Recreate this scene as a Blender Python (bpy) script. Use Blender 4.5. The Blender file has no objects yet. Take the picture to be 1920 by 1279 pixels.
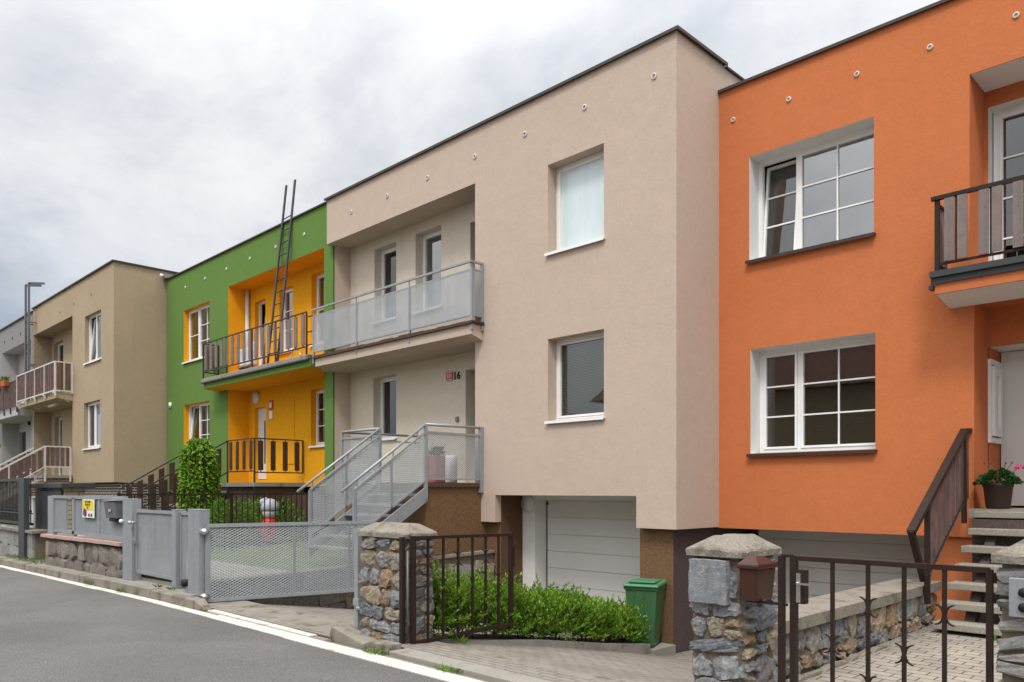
import bpy, math, random
from mathutils import Vector, Matrix, noise
R = math.radians
S = bpy.context.scene
COL = S.collection
rnd = random.Random(7)

# ---------------------------------------------------------------- camera
cam = bpy.data.cameras.new("camera"); camo = bpy.data.objects.new("camera", cam); COL.objects.link(camo)
camo.location = (0, 0, 1.6); camo.rotation_euler = (R(90), 0, R(45))
cam.sensor_width = 36; cam.lens = 27.49; cam.shift_y = 0.1461; cam.clip_start = 0.05; cam.clip_end = 2000
S.camera = camo
S.view_settings.view_transform = 'Standard'; S.view_settings.look = 'None'
S.view_settings.exposure = 0.21; S.view_settings.gamma = 1

# ---------------------------------------------------------------- world: overcast cloud sky
SUN_DIR = Vector((0.42, -0.66, 1.15)).normalized()
sun_el = math.asin(SUN_DIR.z); sun_az = math.atan2(SUN_DIR.x, SUN_DIR.y)
W = bpy.data.worlds.new("World"); S.world = W; W.use_nodes = True
nt = W.node_tree; N = nt.nodes; Lk = nt.links; N.clear()
def nd(t, tree=None, **k):
    n = (tree or nt).nodes.new(t)
    for a, b in k.items(): setattr(n, a, b)
    return n
def mth(op, a, b=None, tree=None, clamp=False):
    tree = tree or nt
    n = tree.nodes.new('ShaderNodeMath'); n.operation = op; n.use_clamp = clamp
    for i, v in enumerate((a, b)):
        if v is None: continue
        if isinstance(v, (int, float)): n.inputs[i].default_value = v
        else: tree.links.new(v, n.inputs[i])
    return n.outputs[0]
def ramp(tree, fac, stops, interp='LINEAR'):
    n = tree.nodes.new('ShaderNodeValToRGB'); n.color_ramp.interpolation = interp
    e = n.color_ramp.elements
    while len(e) < len(stops): e.new(0.5)
    for el, (p, c) in zip(e, stops):
        el.position = p; el.color = (*c, 1)
    tree.links.new(fac, n.inputs[0]); return n.outputs[0]
def mixc(tree, fac, a, b, mode='MIX'):
    n = tree.nodes.new('ShaderNodeMix'); n.data_type = 'RGBA'; n.blend_type = mode
    for i, v in ((0, fac), (6, a), (7, b)):
        if isinstance(v, (int, float)): n.inputs[i].default_value = v
        elif isinstance(v, tuple): n.inputs[i].default_value = (*v, 1)
        else: tree.links.new(v, n.inputs[i])
    return n.outputs[2]
sky = nd('ShaderNodeTexSky', sky_type='NISHITA', sun_disc=False, sun_elevation=sun_el, sun_rotation=sun_az)
skyc = mixc(nt, 1.0, sky.outputs[0], (0.09, 0.09, 0.09), 'MULTIPLY')
tc = nd('ShaderNodeTexCoord'); sp = nd('ShaderNodeSeparateXYZ'); Lk.new(tc.outputs['Generated'], sp.inputs[0])
zc = mth('MAXIMUM', sp.outputs[2], 0.0)
den = mth('ADD', zc, 0.50)
cx = nd('ShaderNodeCombineXYZ')
Lk.new(mth('DIVIDE', sp.outputs[0], den), cx.inputs[0]); Lk.new(mth('DIVIDE', sp.outputs[1], den), cx.inputs[1])
nz1 = nd('ShaderNodeTexNoise'); nz1.inputs['Scale'].default_value = 1.9; nz1.inputs['Detail'].default_value = 9
nz1.inputs['Roughness'].default_value = 0.62; nz1.inputs['Distortion'].default_value = 0.25
mp = nd('ShaderNodeMapping'); mp.inputs['Location'].default_value = (3.1, 1.7, 0.0); Lk.new(cx.outputs[0], mp.inputs[0]); Lk.new(mp.outputs[0], nz1.inputs['Vector'])
nz2 = nd('ShaderNodeTexNoise'); nz2.inputs['Scale'].default_value = 0.95; nz2.inputs['Detail'].default_value = 3
mp2 = nd('ShaderNodeMapping'); mp2.inputs['Location'].default_value = (8.3, 5.2, 1.0); Lk.new(cx.outputs[0], mp2.inputs[0]); Lk.new(mp2.outputs[0], nz2.inputs['Vector'])
cl = mth('SUBTRACT', mth('ADD', mth('MULTIPLY', nz1.outputs['Fac'], 1.0), mth('MULTIPLY', nz2.outputs['Fac'], 0.55)), 0.275)
# darker, bluer cloud low down towards -X; brighter overhead
west = mth('MULTIPLY', mth('MULTIPLY', sp.outputs[0], -1.0), mth('SUBTRACT', 0.62, zc))
cl2 = mth('SUBTRACT', mth('ADD', cl, mth('MULTIPLY', zc, 0.18)), mth('MULTIPLY', mth('MAXIMUM', mth('SUBTRACT', west, 0.20), 0.0), 0.30))
cloudc = ramp(nt, cl2, [(0.24, (0.46, 0.51, 0.58)), (0.38, (0.61, 0.645, 0.695)), (0.47, (0.745, 0.765, 0.80)), (0.54, (0.855, 0.865, 0.885)), (0.64, (0.935, 0.937, 0.942))])
cloudc = mixc(nt, 1.0, cloudc, ramp(nt, west, [(0.24, (1, 1, 1)), (0.62, (0.56, 0.64, 0.76))]), 'MULTIPLY')
south = mth('MAXIMUM', mth('MULTIPLY', sp.outputs[1], -1.0), 0.0)   # brighter cloud on the sun's side of the sky
bright = mth('ADD', mth('ADD', 0.88, mth('MULTIPLY', mth('POWER', zc, 4.0), 2.9)), mth('MULTIPLY', mth('MULTIPLY', south, zc), 1.3))
bc = nd('ShaderNodeCombineXYZ')
for i in range(3): Lk.new(bright, bc.inputs[i])
cloudc = mixc(nt, 1.0, cloudc, bc.outputs[0], 'MULTIPLY')
skymix = mixc(nt, 0.93, skyc, cloudc)
bg = nd('ShaderNodeBackground'); Lk.new(skymix, bg.inputs[0]); bg.inputs[1].default_value = 1.0
wo = nd('ShaderNodeOutputWorld'); Lk.new(bg.outputs[0], wo.inputs[0])

# ---------------------------------------------------------------- sun through thin cloud
sl = bpy.data.lights.new("sun", 'SUN'); sl.energy = 1.75; sl.angle = R(12); sl.color = (1.0, 0.95, 0.88)
slo = bpy.data.objects.new("sun", sl); COL.objects.link(slo)
slo.rotation_euler = (-SUN_DIR).to_track_quat('-Z', 'Y').to_euler(); slo.location = (0, -20, 30)

# ---------------------------------------------------------------- materials
MATS = {}
def newmat(name):
    m = bpy.data.materials.new(name); m.use_nodes = True
    t = m.node_tree; t.nodes.clear()
    p = t.nodes.new('ShaderNodeBsdfPrincipled'); o = t.nodes.new('ShaderNodeOutputMaterial')
    t.links.new(p.outputs[0], o.inputs[0])
    MATS[name] = m
    return m, t, p, o
def pos(t, sc=(1, 1, 1), loc=(0, 0, 0), rz=0):
    g = t.nodes.new('ShaderNodeNewGeometry'); mp = t.nodes.new('ShaderNodeMapping')
    mp.inputs['Scale'].default_value = sc; mp.inputs['Location'].default_value = loc; mp.inputs['Rotation'].default_value = (0, 0, rz)
    t.links.new(g.outputs['Position'], mp.inputs[0]); return mp.outputs[0]
def ntex(t, vec, scale, detail=4, rough=0.55):
    n = t.nodes.new('ShaderNodeTexNoise'); n.inputs['Scale'].default_value = scale
    n.inputs['Detail'].default_value = detail; n.inputs['Roughness'].default_value = rough
    t.links.new(vec, n.inputs['Vector']); return n.outputs['Fac']
def bump(t, p, h, strength, dist):
    b = t.nodes.new('ShaderNodeBump'); b.inputs['Strength'].default_value = strength; b.inputs['Distance'].default_value = dist
    t.links.new(h, b.inputs['Height']); t.links.new(b.outputs[0], p.inputs['Normal'])
def sc(c, k): return tuple(min(1, v * k) for v in c)
def mat(name, col, rough=0.8, var=0.08, vs=3.0, fine=0.0, fs=120, bmp=0.0, bs=150, bd=0.01, metal=0.0, spec=0.3, streak=0.0, dirt=None):
    m, t, p, o = newmat(name)
    v = pos(t)
    c = ramp(t, ntex(t, v, vs, 5, .6), [(0.3, sc(col, 1 - var)), (0.7, sc(col, 1 + var))])
    if fine:
        c2 = ramp(t, ntex(t, v, fs, 2, .7), [(0.32, sc(col, 1 - fine)), (0.5, col), (0.68, sc(col, 1 + fine))])
        c = mixc(t, 0.5, c, c2)
    if streak:
        vv = pos(t, (3.0, 3.0, 0.12))
        s = ramp(t, ntex(t, vv, 2.2, 5, .65), [(0.45, (1, 1, 1)), (0.75, (1 - streak,) * 3)])
        c = mixc(t, 1.0, c, s, 'MULTIPLY')
    if dirt:
        k = ramp(t, ntex(t, v, dirt[1], 6, .65), [(dirt[2], (0, 0, 0)), (dirt[2] + .15, (1, 1, 1))])
        c = mixc(t, k, c, dirt[0])
    t.links.new(c, p.inputs['Base Color'])
    p.inputs['Roughness'].default_value = rough; p.inputs['Metallic'].default_value = metal
    p.inputs['Specular IOR Level'].default_value = spec
    if bmp: bump(t, p, ntex(t, v, bs, 3, .6), bmp, bd)
    return m
def plaster(name, col, var=0.05, bmp=0.6, spk=0.17, streak=0.07):
    m, t, p, o = newmat(name); v = pos(t)
    c = ramp(t, ntex(t, v, 0.9, 6, .62), [(0.3, sc(col, 1 - var)), (0.7, sc(col, 1 + var))])
    c2 = ramp(t, ntex(t, v, 48, 3, .75), [(0.3, sc(col, 1 - spk)), (0.7, sc(col, 1 + spk))])
    c = mixc(t, 0.55, c, c2)
    tw = ramp(t, ntex(t, pos(t, (1, 1, 1.6)), 5.5, 7, .68), [(0.32, (0.945,) * 3), (0.55, (1.0,) * 3), (0.7, (1.035,) * 3)])   # trowel mottling
    c = mixc(t, 1.0, c, tw, 'MULTIPLY')
    s = ramp(t, ntex(t, pos(t, (4.5, 4.5, 0.16)), 1.6, 6, .65), [(0.5, (1, 1, 1)), (0.8, (1 - streak,) * 3)])
    c = mixc(t, 1.0, c, s, 'MULTIPLY')
    st = ramp(t, ntex(t, pos(t, (1, 1, .35), (5, 3, 2)), 1.1, 8, .72), [(0.60, (1, 1, 1)), (0.72, (0.90, 0.895, 0.885))])     # weathered patches
    c = mixc(t, 1.0, c, st, 'MULTIPLY')
    t.links.new(c, p.inputs['Base Color']); p.inputs['Roughness'].default_value = 0.92; p.inputs['Specular IOR Level'].default_value = 0.15
    h = mth('ADD', mth('MULTIPLY', ntex(t, v, 46, 4, .7), 0.55), mth('MULTIPLY', ntex(t, v, 4.2, 6, .65), 1.9), t)
    bump(t, p, h, bmp, 0.03)
    return m
plaster('beige_plaster', (0.495, 0.395, 0.325), streak=0.025)
plaster('cream_plaster', (0.60, 0.53, 0.44), streak=0.03)
plaster('orange_plaster', (0.52, 0.165, 0.064), var=0.07, streak=0.03)
plaster('green_plaster', (0.115, 0.205, 0.050), streak=0.03)
plaster('yellow_plaster', (0.76, 0.345, 0.010), streak=0.03)
plaster('tan_plaster', (0.368, 0.290, 0.196), var=0.12, bmp=1.0, spk=0.42, streak=0.06)
plaster('grey_plaster', (0.23, 0.222, 0.226), streak=0.05)
plaster('pale_plaster', (0.40, 0.388, 0.385), streak=0.05)
plaster('white_plaster', (0.70, 0.685, 0.66), streak=0.04)
plaster('dark_grey_plaster', (0.15, 0.14, 0.15))
plaster('ochre_plaster', (0.42, 0.33, 0.20))
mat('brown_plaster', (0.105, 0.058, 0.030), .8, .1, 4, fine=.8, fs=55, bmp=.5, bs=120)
mat('brown_lit_plaster', (0.155, 0.088, 0.042), .8, .1, 4, fine=.8, fs=55, bmp=.5, bs=120)  # same brown made lighter, light on the outer faces put into the colour
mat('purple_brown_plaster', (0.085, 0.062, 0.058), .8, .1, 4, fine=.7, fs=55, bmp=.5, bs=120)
mat('umber_paint', (0.075, 0.046, 0.032), .7, .12, 5)
mat('pvc', (0.80, 0.80, 0.795), .35, .015, 3, spec=.5)
mat('pvc_reveal', (0.70, 0.695, 0.675), .7, .03, 3)
mat('door_white', (0.66, 0.65, 0.64), .45, .03, 2, spec=.4)
mat('garage_white', (0.64, 0.635, 0.615), .5, .03, 2, spec=.4)
mat('garage_grey', (0.70, 0.69, 0.67), .5, .04, 2, spec=.4)
mat('roof_edge', (0.055, 0.040, 0.033), .55, .15, 3, spec=.4)
mat('roof_felt', (0.08, 0.078, 0.075), .95, .2, 1.5)
mat('sill_brown', (0.050, 0.033, 0.030), .45, .1, 4)
mat('galv', (0.31, 0.335, 0.358), .48, .13, 7, fine=.18, fs=70, metal=.35, spec=.5, streak=.12)
mat('galv_mesh', (0.245, 0.262, 0.275), .5, .10, 3, metal=.15, spec=.5)
mat('galv_mesh_clean', (0.36, 0.385, 0.405), .5, .10, 3, metal=.15, spec=.5, streak=.15)
mat('iron_brown', (0.026, 0.015, 0.012), .5, .2, 8, bmp=.2, bs=60, spec=.22)
mat('iron_black', (0.028, 0.027, 0.027), .5, .2, 8, spec=.4)
mat('anthracite', (0.040, 0.043, 0.048), .5, .1, 4, spec=.4)
mat('slat_grey_brown', (0.190, 0.150, 0.140), .65, .22, 6, streak=.3, fine=.2, fs=50)
mat('slat_brown', (0.055, 0.030, 0.024), .6, .25, 6, streak=.3)
mat('slat_wine', (0.135, 0.085, 0.075), .75, .3, 5, streak=.4, dirt=((0.03, 0.02, 0.018), 3, .6))
mat('white_paint_rail', (0.58, 0.54, 0.50), .55, .1, 5, streak=.2)
mat('steel', (0.55, 0.55, 0.55), .3, .05, 5, metal=.9)
mat('concrete', (0.25, 0.235, 0.205), .9, .18, 3, fine=.25, fs=60, bmp=.4, bs=60, dirt=((0.12, 0.105, 0.08), 2.5, .58))
mat('concrete_cap', (0.225, 0.200, 0.165), .9, .2, 6, fine=.45, fs=60, bmp=.9, bs=60, dirt=((0.12, 0.10, 0.075), 5, .52))
mat('kerb_stone', (0.21, 0.190, 0.160), .9, .25, 2.5, fine=.25, fs=70, bmp=.5, bs=50, dirt=((0.10, 0.085, 0.055), 3, .5))
mat('gutter_strip', (0.55, 0.515, 0.455), .85, .14, 4, fine=.25, fs=60, bmp=.5, bs=50, dirt=((0.30, 0.265, 0.21), 3.2, .57))
mat('pink_coping', (0.42, 0.30, 0.26), .8, .12, 4, fine=.25, fs=90, bmp=.3, bs=60)
mat('terrazzo', (0.27, 0.245, 0.205), .85, .1, 5, fine=.7, fs=110, bmp=.6, bs=100)
mat('soil', (0.045, 0.030, 0.020), 1.0, .3, 8, bmp=.8, bs=30)
mat('earth', (0.11, 0.10, 0.06), 1.0, .3, 2)
mat('lawn', (0.085, 0.125, 0.040), 1.0, .3, 2.5, fine=.4, fs=60, bmp=.8, bs=60)
mat('mortar', (0.15, 0.12, 0.088), .95, .25, 9, fine=.3, fs=90, bmp=.8, bs=50)
mat('mailbox_brown', (0.050, 0.020, 0.013), .35, .12, 6, spec=.4)
mat('mailbox_grey', (0.115, 0.125, 0.135), .45, .08, 6, spec=.4)
mat('bin_green', (0.040, 0.115, 0.048), .42, .12, 5, spec=.45, dirt=((0.05, 0.09, 0.05), 5, .66))
mat('bin_lid', (0.055, 0.190, 0.095), .4, .08, 5, spec=.45)
mat('black', (0.012, 0.012, 0.012), .6, .1, 5)
mat('red_enamel', (0.50, 0.055, 0.035), .4, .05, 5)
mat('white_paint', (0.78, 0.78, 0.77), .5, .03, 5)
mat('yellow_sign', (0.75, 0.58, 0.015), .5, .05, 5)
mat('purple_sign', (0.17, 0.025, 0.13), .5, .05, 5)
mat('gnome_red', (0.50, 0.03, 0.02), .5, .08, 8)
mat('gnome_white', (0.62, 0.62, 0.65), .5, .08, 8)
mat('gnome_grey', (0.33, 0.34, 0.38), .5, .08, 8)
mat('pink_cloth', (0.36, 0.10, 0.12), .8, .1, 8)
mat('terracotta', (0.42, 0.12, 0.045), .8, .1, 8)
mat('pot_brown', (0.045, 0.026, 0.020), .5, .1, 6)
mat('petal_pink', (0.70, 0.03, 0.16), .7, .1, 20)
mat('rust_vent', (0.42, 0.38, 0.34), .6, .1, 10)
mat('beige_vent', (0.60, 0.56, 0.52), .6, .1, 10)
mat('bark', (0.09, 0.065, 0.045), .95, .3, 12, bmp=.8, bs=30)
mat('roof_tile', (0.14, 0.055, 0.035), .8, .2, 4)
mat('curtain', (0.62, 0.62, 0.60), .9, .05, 3)
mat('blind_sky_tint', (0.78, 0.84, 0.92), .6, .03, 3)  # bluish white carries the sky reflection of the panes in its colour
mat('blind_dark', (0.22, 0.225, 0.19), .6, .05, 3)
mat('blind_green', (0.62, 0.78, 0.62), .6, .05, 3)
mat('film_blue', (0.60, 0.72, 0.76), .5, .08, 3)
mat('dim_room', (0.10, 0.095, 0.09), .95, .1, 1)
mat('wood_pale', (0.40, 0.30, 0.18), .7, .15, 6, streak=.2)
mat('tan_block', (0.42, 0.335, 0.24), .9, .15, 6, fine=.25, fs=60, bmp=.5, bs=40)

def asphalt():
    m, t, p, o = newmat('asphalt'); v = pos(t)
    base = ramp(t, ntex(t, v, 0.55, 6, .6), [(0.3, (0.128, 0.122, 0.118)), (0.7, (0.165, 0.158, 0.152))])
    sp_ = ramp(t, ntex(t, v, 60, 3, .8), [(0.34, (0.55,) * 3), (0.5, (1, 1, 1)), (0.66, (1.35,) * 3)])
    vo = t.nodes.new('ShaderNodeTexVoronoi'); vo.inputs['Scale'].default_value = 85; t.links.new(v, vo.inputs['Vector'])
    gr = ramp(t, vo.outputs['Color'], [(0.0, (0.72,) * 3), (0.8, (1.0,) * 3), (0.95, (1.5, 1.45, 1.35))])
    c = mixc(t, 1.0, mixc(t, 0.8, base, sp_, 'MULTIPLY'), gr, 'MULTIPLY')
    # worn repair patches and a few dark hairline cracks
    pt = ramp(t, ntex(t, v, 0.35, 2, .4), [(0.52, (1, 1, 1)), (0.56, (0.90, 0.90, 0.91))])
    c = mixc(t, 1.0, c, pt, 'MULTIPLY')
    t.links.new(c, p.inputs['Base Color']); p.inputs['Roughness'].default_value = .88; p.inputs['Specular IOR Level'].default_value = .25
    bump(t, p, vo.outputs['Distance'], .8, .01)
asphalt()

def paver(name, c1, c2, cj, bw, bh, wav, rz=0.0, joint=.012, tilt=True):
    m, t, p, o = newmat(name)
    v = pos(t, rz=rz)
    s = t.nodes.new('ShaderNodeSeparateXYZ'); t.links.new(v, s.inputs[0])
    yy = mth('ADD', s.outputs[1], mth('MULTIPLY', mth('SINE', mth('MULTIPLY', s.outputs[0], 2 * math.pi / bw), None, t), wav, t), t)
    cb = t.nodes.new('ShaderNodeCombineXYZ'); t.links.new(s.outputs[0], cb.inputs[0]); t.links.new(yy, cb.inputs[1])
    b = t.nodes.new('ShaderNodeTexBrick'); t.links.new(cb.outputs[0], b.inputs['Vector'])
    b.inputs['Scale'].default_value = 1; b.inputs['Brick Width'].default_value = bw; b.inputs['Row Height'].default_value = bh
    b.inputs['Mortar Size'].default_value = joint; b.inputs['Mortar Smooth'].default_value = .3
    b.inputs['Color1'].default_value = (*c1, 1); b.inputs['Color2'].default_value = (*c2, 1); b.inputs['Mortar'].default_value = (*cj, 1)
    va = ramp(t, ntex(t, v, 1.6, 6, .65), [(0.3, (0.72,) * 3), (0.7, (1.1,) * 3)])
    fi = ramp(t, ntex(t, v, 90, 2, .7), [(0.3, (0.85,) * 3), (0.7, (1.12,) * 3)])
    c = mixc(t, 1.0, mixc(t, 1.0, b.outputs['Color'], va, 'MULTIPLY'), fi, 'MULTIPLY')
    t.links.new(c, p.inputs['Base Color']); p.inputs['Roughness'].default_value = .92; p.inputs['Specular IOR Level'].default_value = .2
    bump(t, p, mth('SUBTRACT', 1.0, b.outputs['Fac'], t), .8, .012)
paver('path_pavers', (0.33, 0.295, 0.245), (0.28, 0.25, 0.215), (0.10, 0.085, 0.065), .20, .13, .022, 0, .007)
paver('drive_pavers', (0.265, 0.24, 0.21), (0.225, 0.205, 0.18), (0.12, 0.105, 0.085), .20, .10, .006, 0, .007)

def bricks(name, c1, c2, cj, bw, bh, j, axis):
    m, t, p, o = newmat(name)
    v = pos(t); s = t.nodes.new('ShaderNodeSeparateXYZ'); t.links.new(v, s.inputs[0])
    cb = t.nodes.new('ShaderNodeCombineXYZ'); t.links.new(mth('ADD', s.outputs[0], s.outputs[1], t), cb.inputs[0]); t.links.new(s.outputs[2], cb.inputs[1])
    b = t.nodes.new('ShaderNodeTexBrick'); t.links.new(cb.outputs[0], b.inputs['Vector']); b.inputs['Scale'].default_value = 1
    b.inputs['Brick Width'].default_value = bw; b.inputs['Row Height'].default_value = bh; b.inputs['Mortar Size'].default_value = j
    b.inputs['Color1'].default_value = (*c1, 1); b.inputs['Color2'].default_value = (*c2, 1); b.inputs['Mortar'].default_value = (*cj, 1)
    va = ramp(t, ntex(t, v, 5, 4, .6), [(0.3, (0.8,) * 3), (0.7, (1.1,) * 3)])
    t.links.new(mixc(t, 1.0, b.outputs['Color'], va, 'MULTIPLY'), p.inputs['Base Color']); p.inputs['Roughness'].default_value = .85
    bump(t, p, mth('SUBTRACT', 1.0, b.outputs['Fac'], t), .7, .012)
bricks('dark_brick', (0.06, 0.040, 0.035), (0.085, 0.055, 0.045), (0.42, 0.39, 0.34), .26, .085, .012, 0)
bricks('tan_brick', (0.46, 0.37, 0.27), (0.40, 0.315, 0.225), (0.17, 0.135, 0.10), .30, .105, .010, 0)
bricks('red_brick', (0.19, 0.105, 0.075), (0.13, 0.08, 0.06), (0.30, 0.26, 0.21), .22, .075, .010, 0)

def islands(name, stops, rough=.85, var=.3, vs=30, bmp=.9, bs=80, vein=0.0, transl=0.0):
    m, t, p, o = newmat(name); v = pos(t)
    g = t.nodes.new('ShaderNodeNewGeometry')
    c = ramp(t, g.outputs['Random Per Island'], stops)
    va = ramp(t, ntex(t, v, vs, 8, .72), [(0.34, (1 - var,) * 3), (0.66, (1 + var * .8,) * 3)])
    c = mixc(t, 1.0, c, va, 'MULTIPLY')
    if vein:
        k3 = ramp(t, ntex(t, pos(t, (1, 1, 2.2), (1, 6, 3)), 16, 6, .7), [(0.60, (0, 0, 0)), (0.66, (.75, .75, .75))])   # pale calcite veins
        c = mixc(t, k3, c, (0.46, 0.46, 0.47))
        k = ramp(t, ntex(t, v, 7, 7, .7), [(0.56, (0, 0, 0)), (0.68, (1, 1, 1))])
        c = mixc(t, mth('MULTIPLY', k, vein, t), c, (0.42, 0.35, 0.25))
        k2 = ramp(t, ntex(t, pos(t, loc=(4, 2, 7)), 5, 6, .7), [(0.55, (0, 0, 0)), (0.66, (1, 1, 1))])
        c = mixc(t, mth('MULTIPLY', k2, vein, t), c, (0.26, 0.145, 0.075))
    t.links.new(c, p.inputs['Base Color']); p.inputs['Roughness'].default_value = rough; p.inputs['Specular IOR Level'].default_value = .3
    if bmp: bump(t, p, ntex(t, v, bs, 5, .7), bmp, .012)
    if transl:
        tr = t.nodes.new('ShaderNodeBsdfTranslucent'); t.links.new(c, tr.inputs[0])
        mx = t.nodes.new('ShaderNodeMixShader'); mx.inputs[0].default_value = transl
        t.links.new(p.outputs[0], mx.inputs[1]); t.links.new(tr.outputs[0], mx.inputs[2]); t.links.new(mx.outputs[0], o.inputs[0])
islands('rubble', [(0.0, (0.13, 0.14, 0.16)), (0.35, (0.26, 0.265, 0.275)), (0.55, (0.17, 0.17, 0.17)), (0.75, (0.31, 0.26, 0.19)), (1.0, (0.26, 0.165, 0.10))], vein=.65, var=.5, vs=22, bmp=1.0)
islands('slate', [(0.0, (0.17, 0.18, 0.195)), (0.5, (0.24, 0.245, 0.25)), (1.0, (0.31, 0.295, 0.27))], vein=.3)
islands('slate_slab', [(0.0, (0.20, 0.215, 0.235)), (1.0, (0.23, 0.245, 0.265))], vein=.25, var=.3, vs=12)
islands('granite_block', [(0.0, (0.145, 0.13, 0.11)), (0.5, (0.21, 0.195, 0.17)), (0.85, (0.26, 0.24, 0.21)), (1.0, (0.28, 0.21, 0.15))], vein=.3, var=.4)
islands('grey_block', [(0.0, (0.215, 0.215, 0.215)), (1.0, (0.30, 0.30, 0.29))], vein=.15)
LEAF = dict(rough=.5, var=.15, vs=9, bmp=0, transl=.35)
islands('leaf_hedge', [(0.0, (0.070, 0.155, 0.012)), (0.5, (0.130, 0.270, 0.018)), (0.85, (0.200, 0.350, 0.026)), (1.0, (0.300, 0.460, 0.045))], **LEAF)
islands('leaf_tree', [(0.0, (0.085, 0.190, 0.012)), (0.5, (0.150, 0.300, 0.020)), (1.0, (0.270, 0.430, 0.040))], **LEAF)
islands('leaf_box', [(0.0, (0.055, 0.135, 0.012)), (0.6, (0.115, 0.245, 0.022)), (1.0, (0.190, 0.340, 0.040))], **LEAF)
islands('leaf_dark', [(0.0, (0.015, 0.045, 0.010)), (1.0, (0.045, 0.110, 0.020))], **LEAF)
islands('leaf_flower', [(0.0, (0.015, 0.060, 0.014)), (1.0, (0.035, 0.120, 0.025))], **LEAF)
islands('grass_blade', [(0.0, (0.045, 0.095, 0.015)), (0.7, (0.10, 0.17, 0.03)), (1.0, (0.19, 0.19, 0.07))], **LEAF)

def glass(name, ior, tint):
    m, t, p, o = newmat(name); t.nodes.remove(p)
    tr = t.nodes.new('ShaderNodeBsdfTransparent'); tr.inputs[0].default_value = (*tint, 1)
    gl = t.nodes.new('ShaderNodeBsdfGlossy'); gl.inputs['Roughness'].default_value = 0.0
    fr = t.nodes.new('ShaderNodeFresnel'); fr.inputs['IOR'].default_value = ior
    v = pos(t)
    b = t.nodes.new('ShaderNodeBump'); b.inputs['Strength'].default_value = .03; b.inputs['Distance'].default_value = .01
    t.links.new(ntex(t, v, 2.5, 2, .5), b.inputs['Height']); t.links.new(b.outputs[0], gl.inputs['Normal'])
    mx = t.nodes.new('ShaderNodeMixShader'); t.links.new(fr.outputs[0], mx.inputs[0])
    t.links.new(tr.outputs[0], mx.inputs[1]); t.links.new(gl.outputs[0], mx.inputs[2]); t.links.new(mx.outputs[0], o.inputs[0])
glass('glass', 2.3, (0.80, 0.84, 0.83)); glass('coated_glass', 4.4, (0.86, 0.88, 0.90))
def frosted():
    m, t, p, o = newmat('frosted_glass'); v = pos(t, (1, 1, .25))
    t.links.new(ramp(t, ntex(t, v, 9, 5, .6), [(.3, (.55, .65, .69)), (.7, (.62, .72, .76))]), p.inputs['Base Color'])
    p.inputs['Roughness'].default_value = .22; p.inputs['Specular IOR Level'].default_value = .9
    bump(t, p, ntex(t, v, 40, 3, .6), .25, .004)
frosted()

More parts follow.
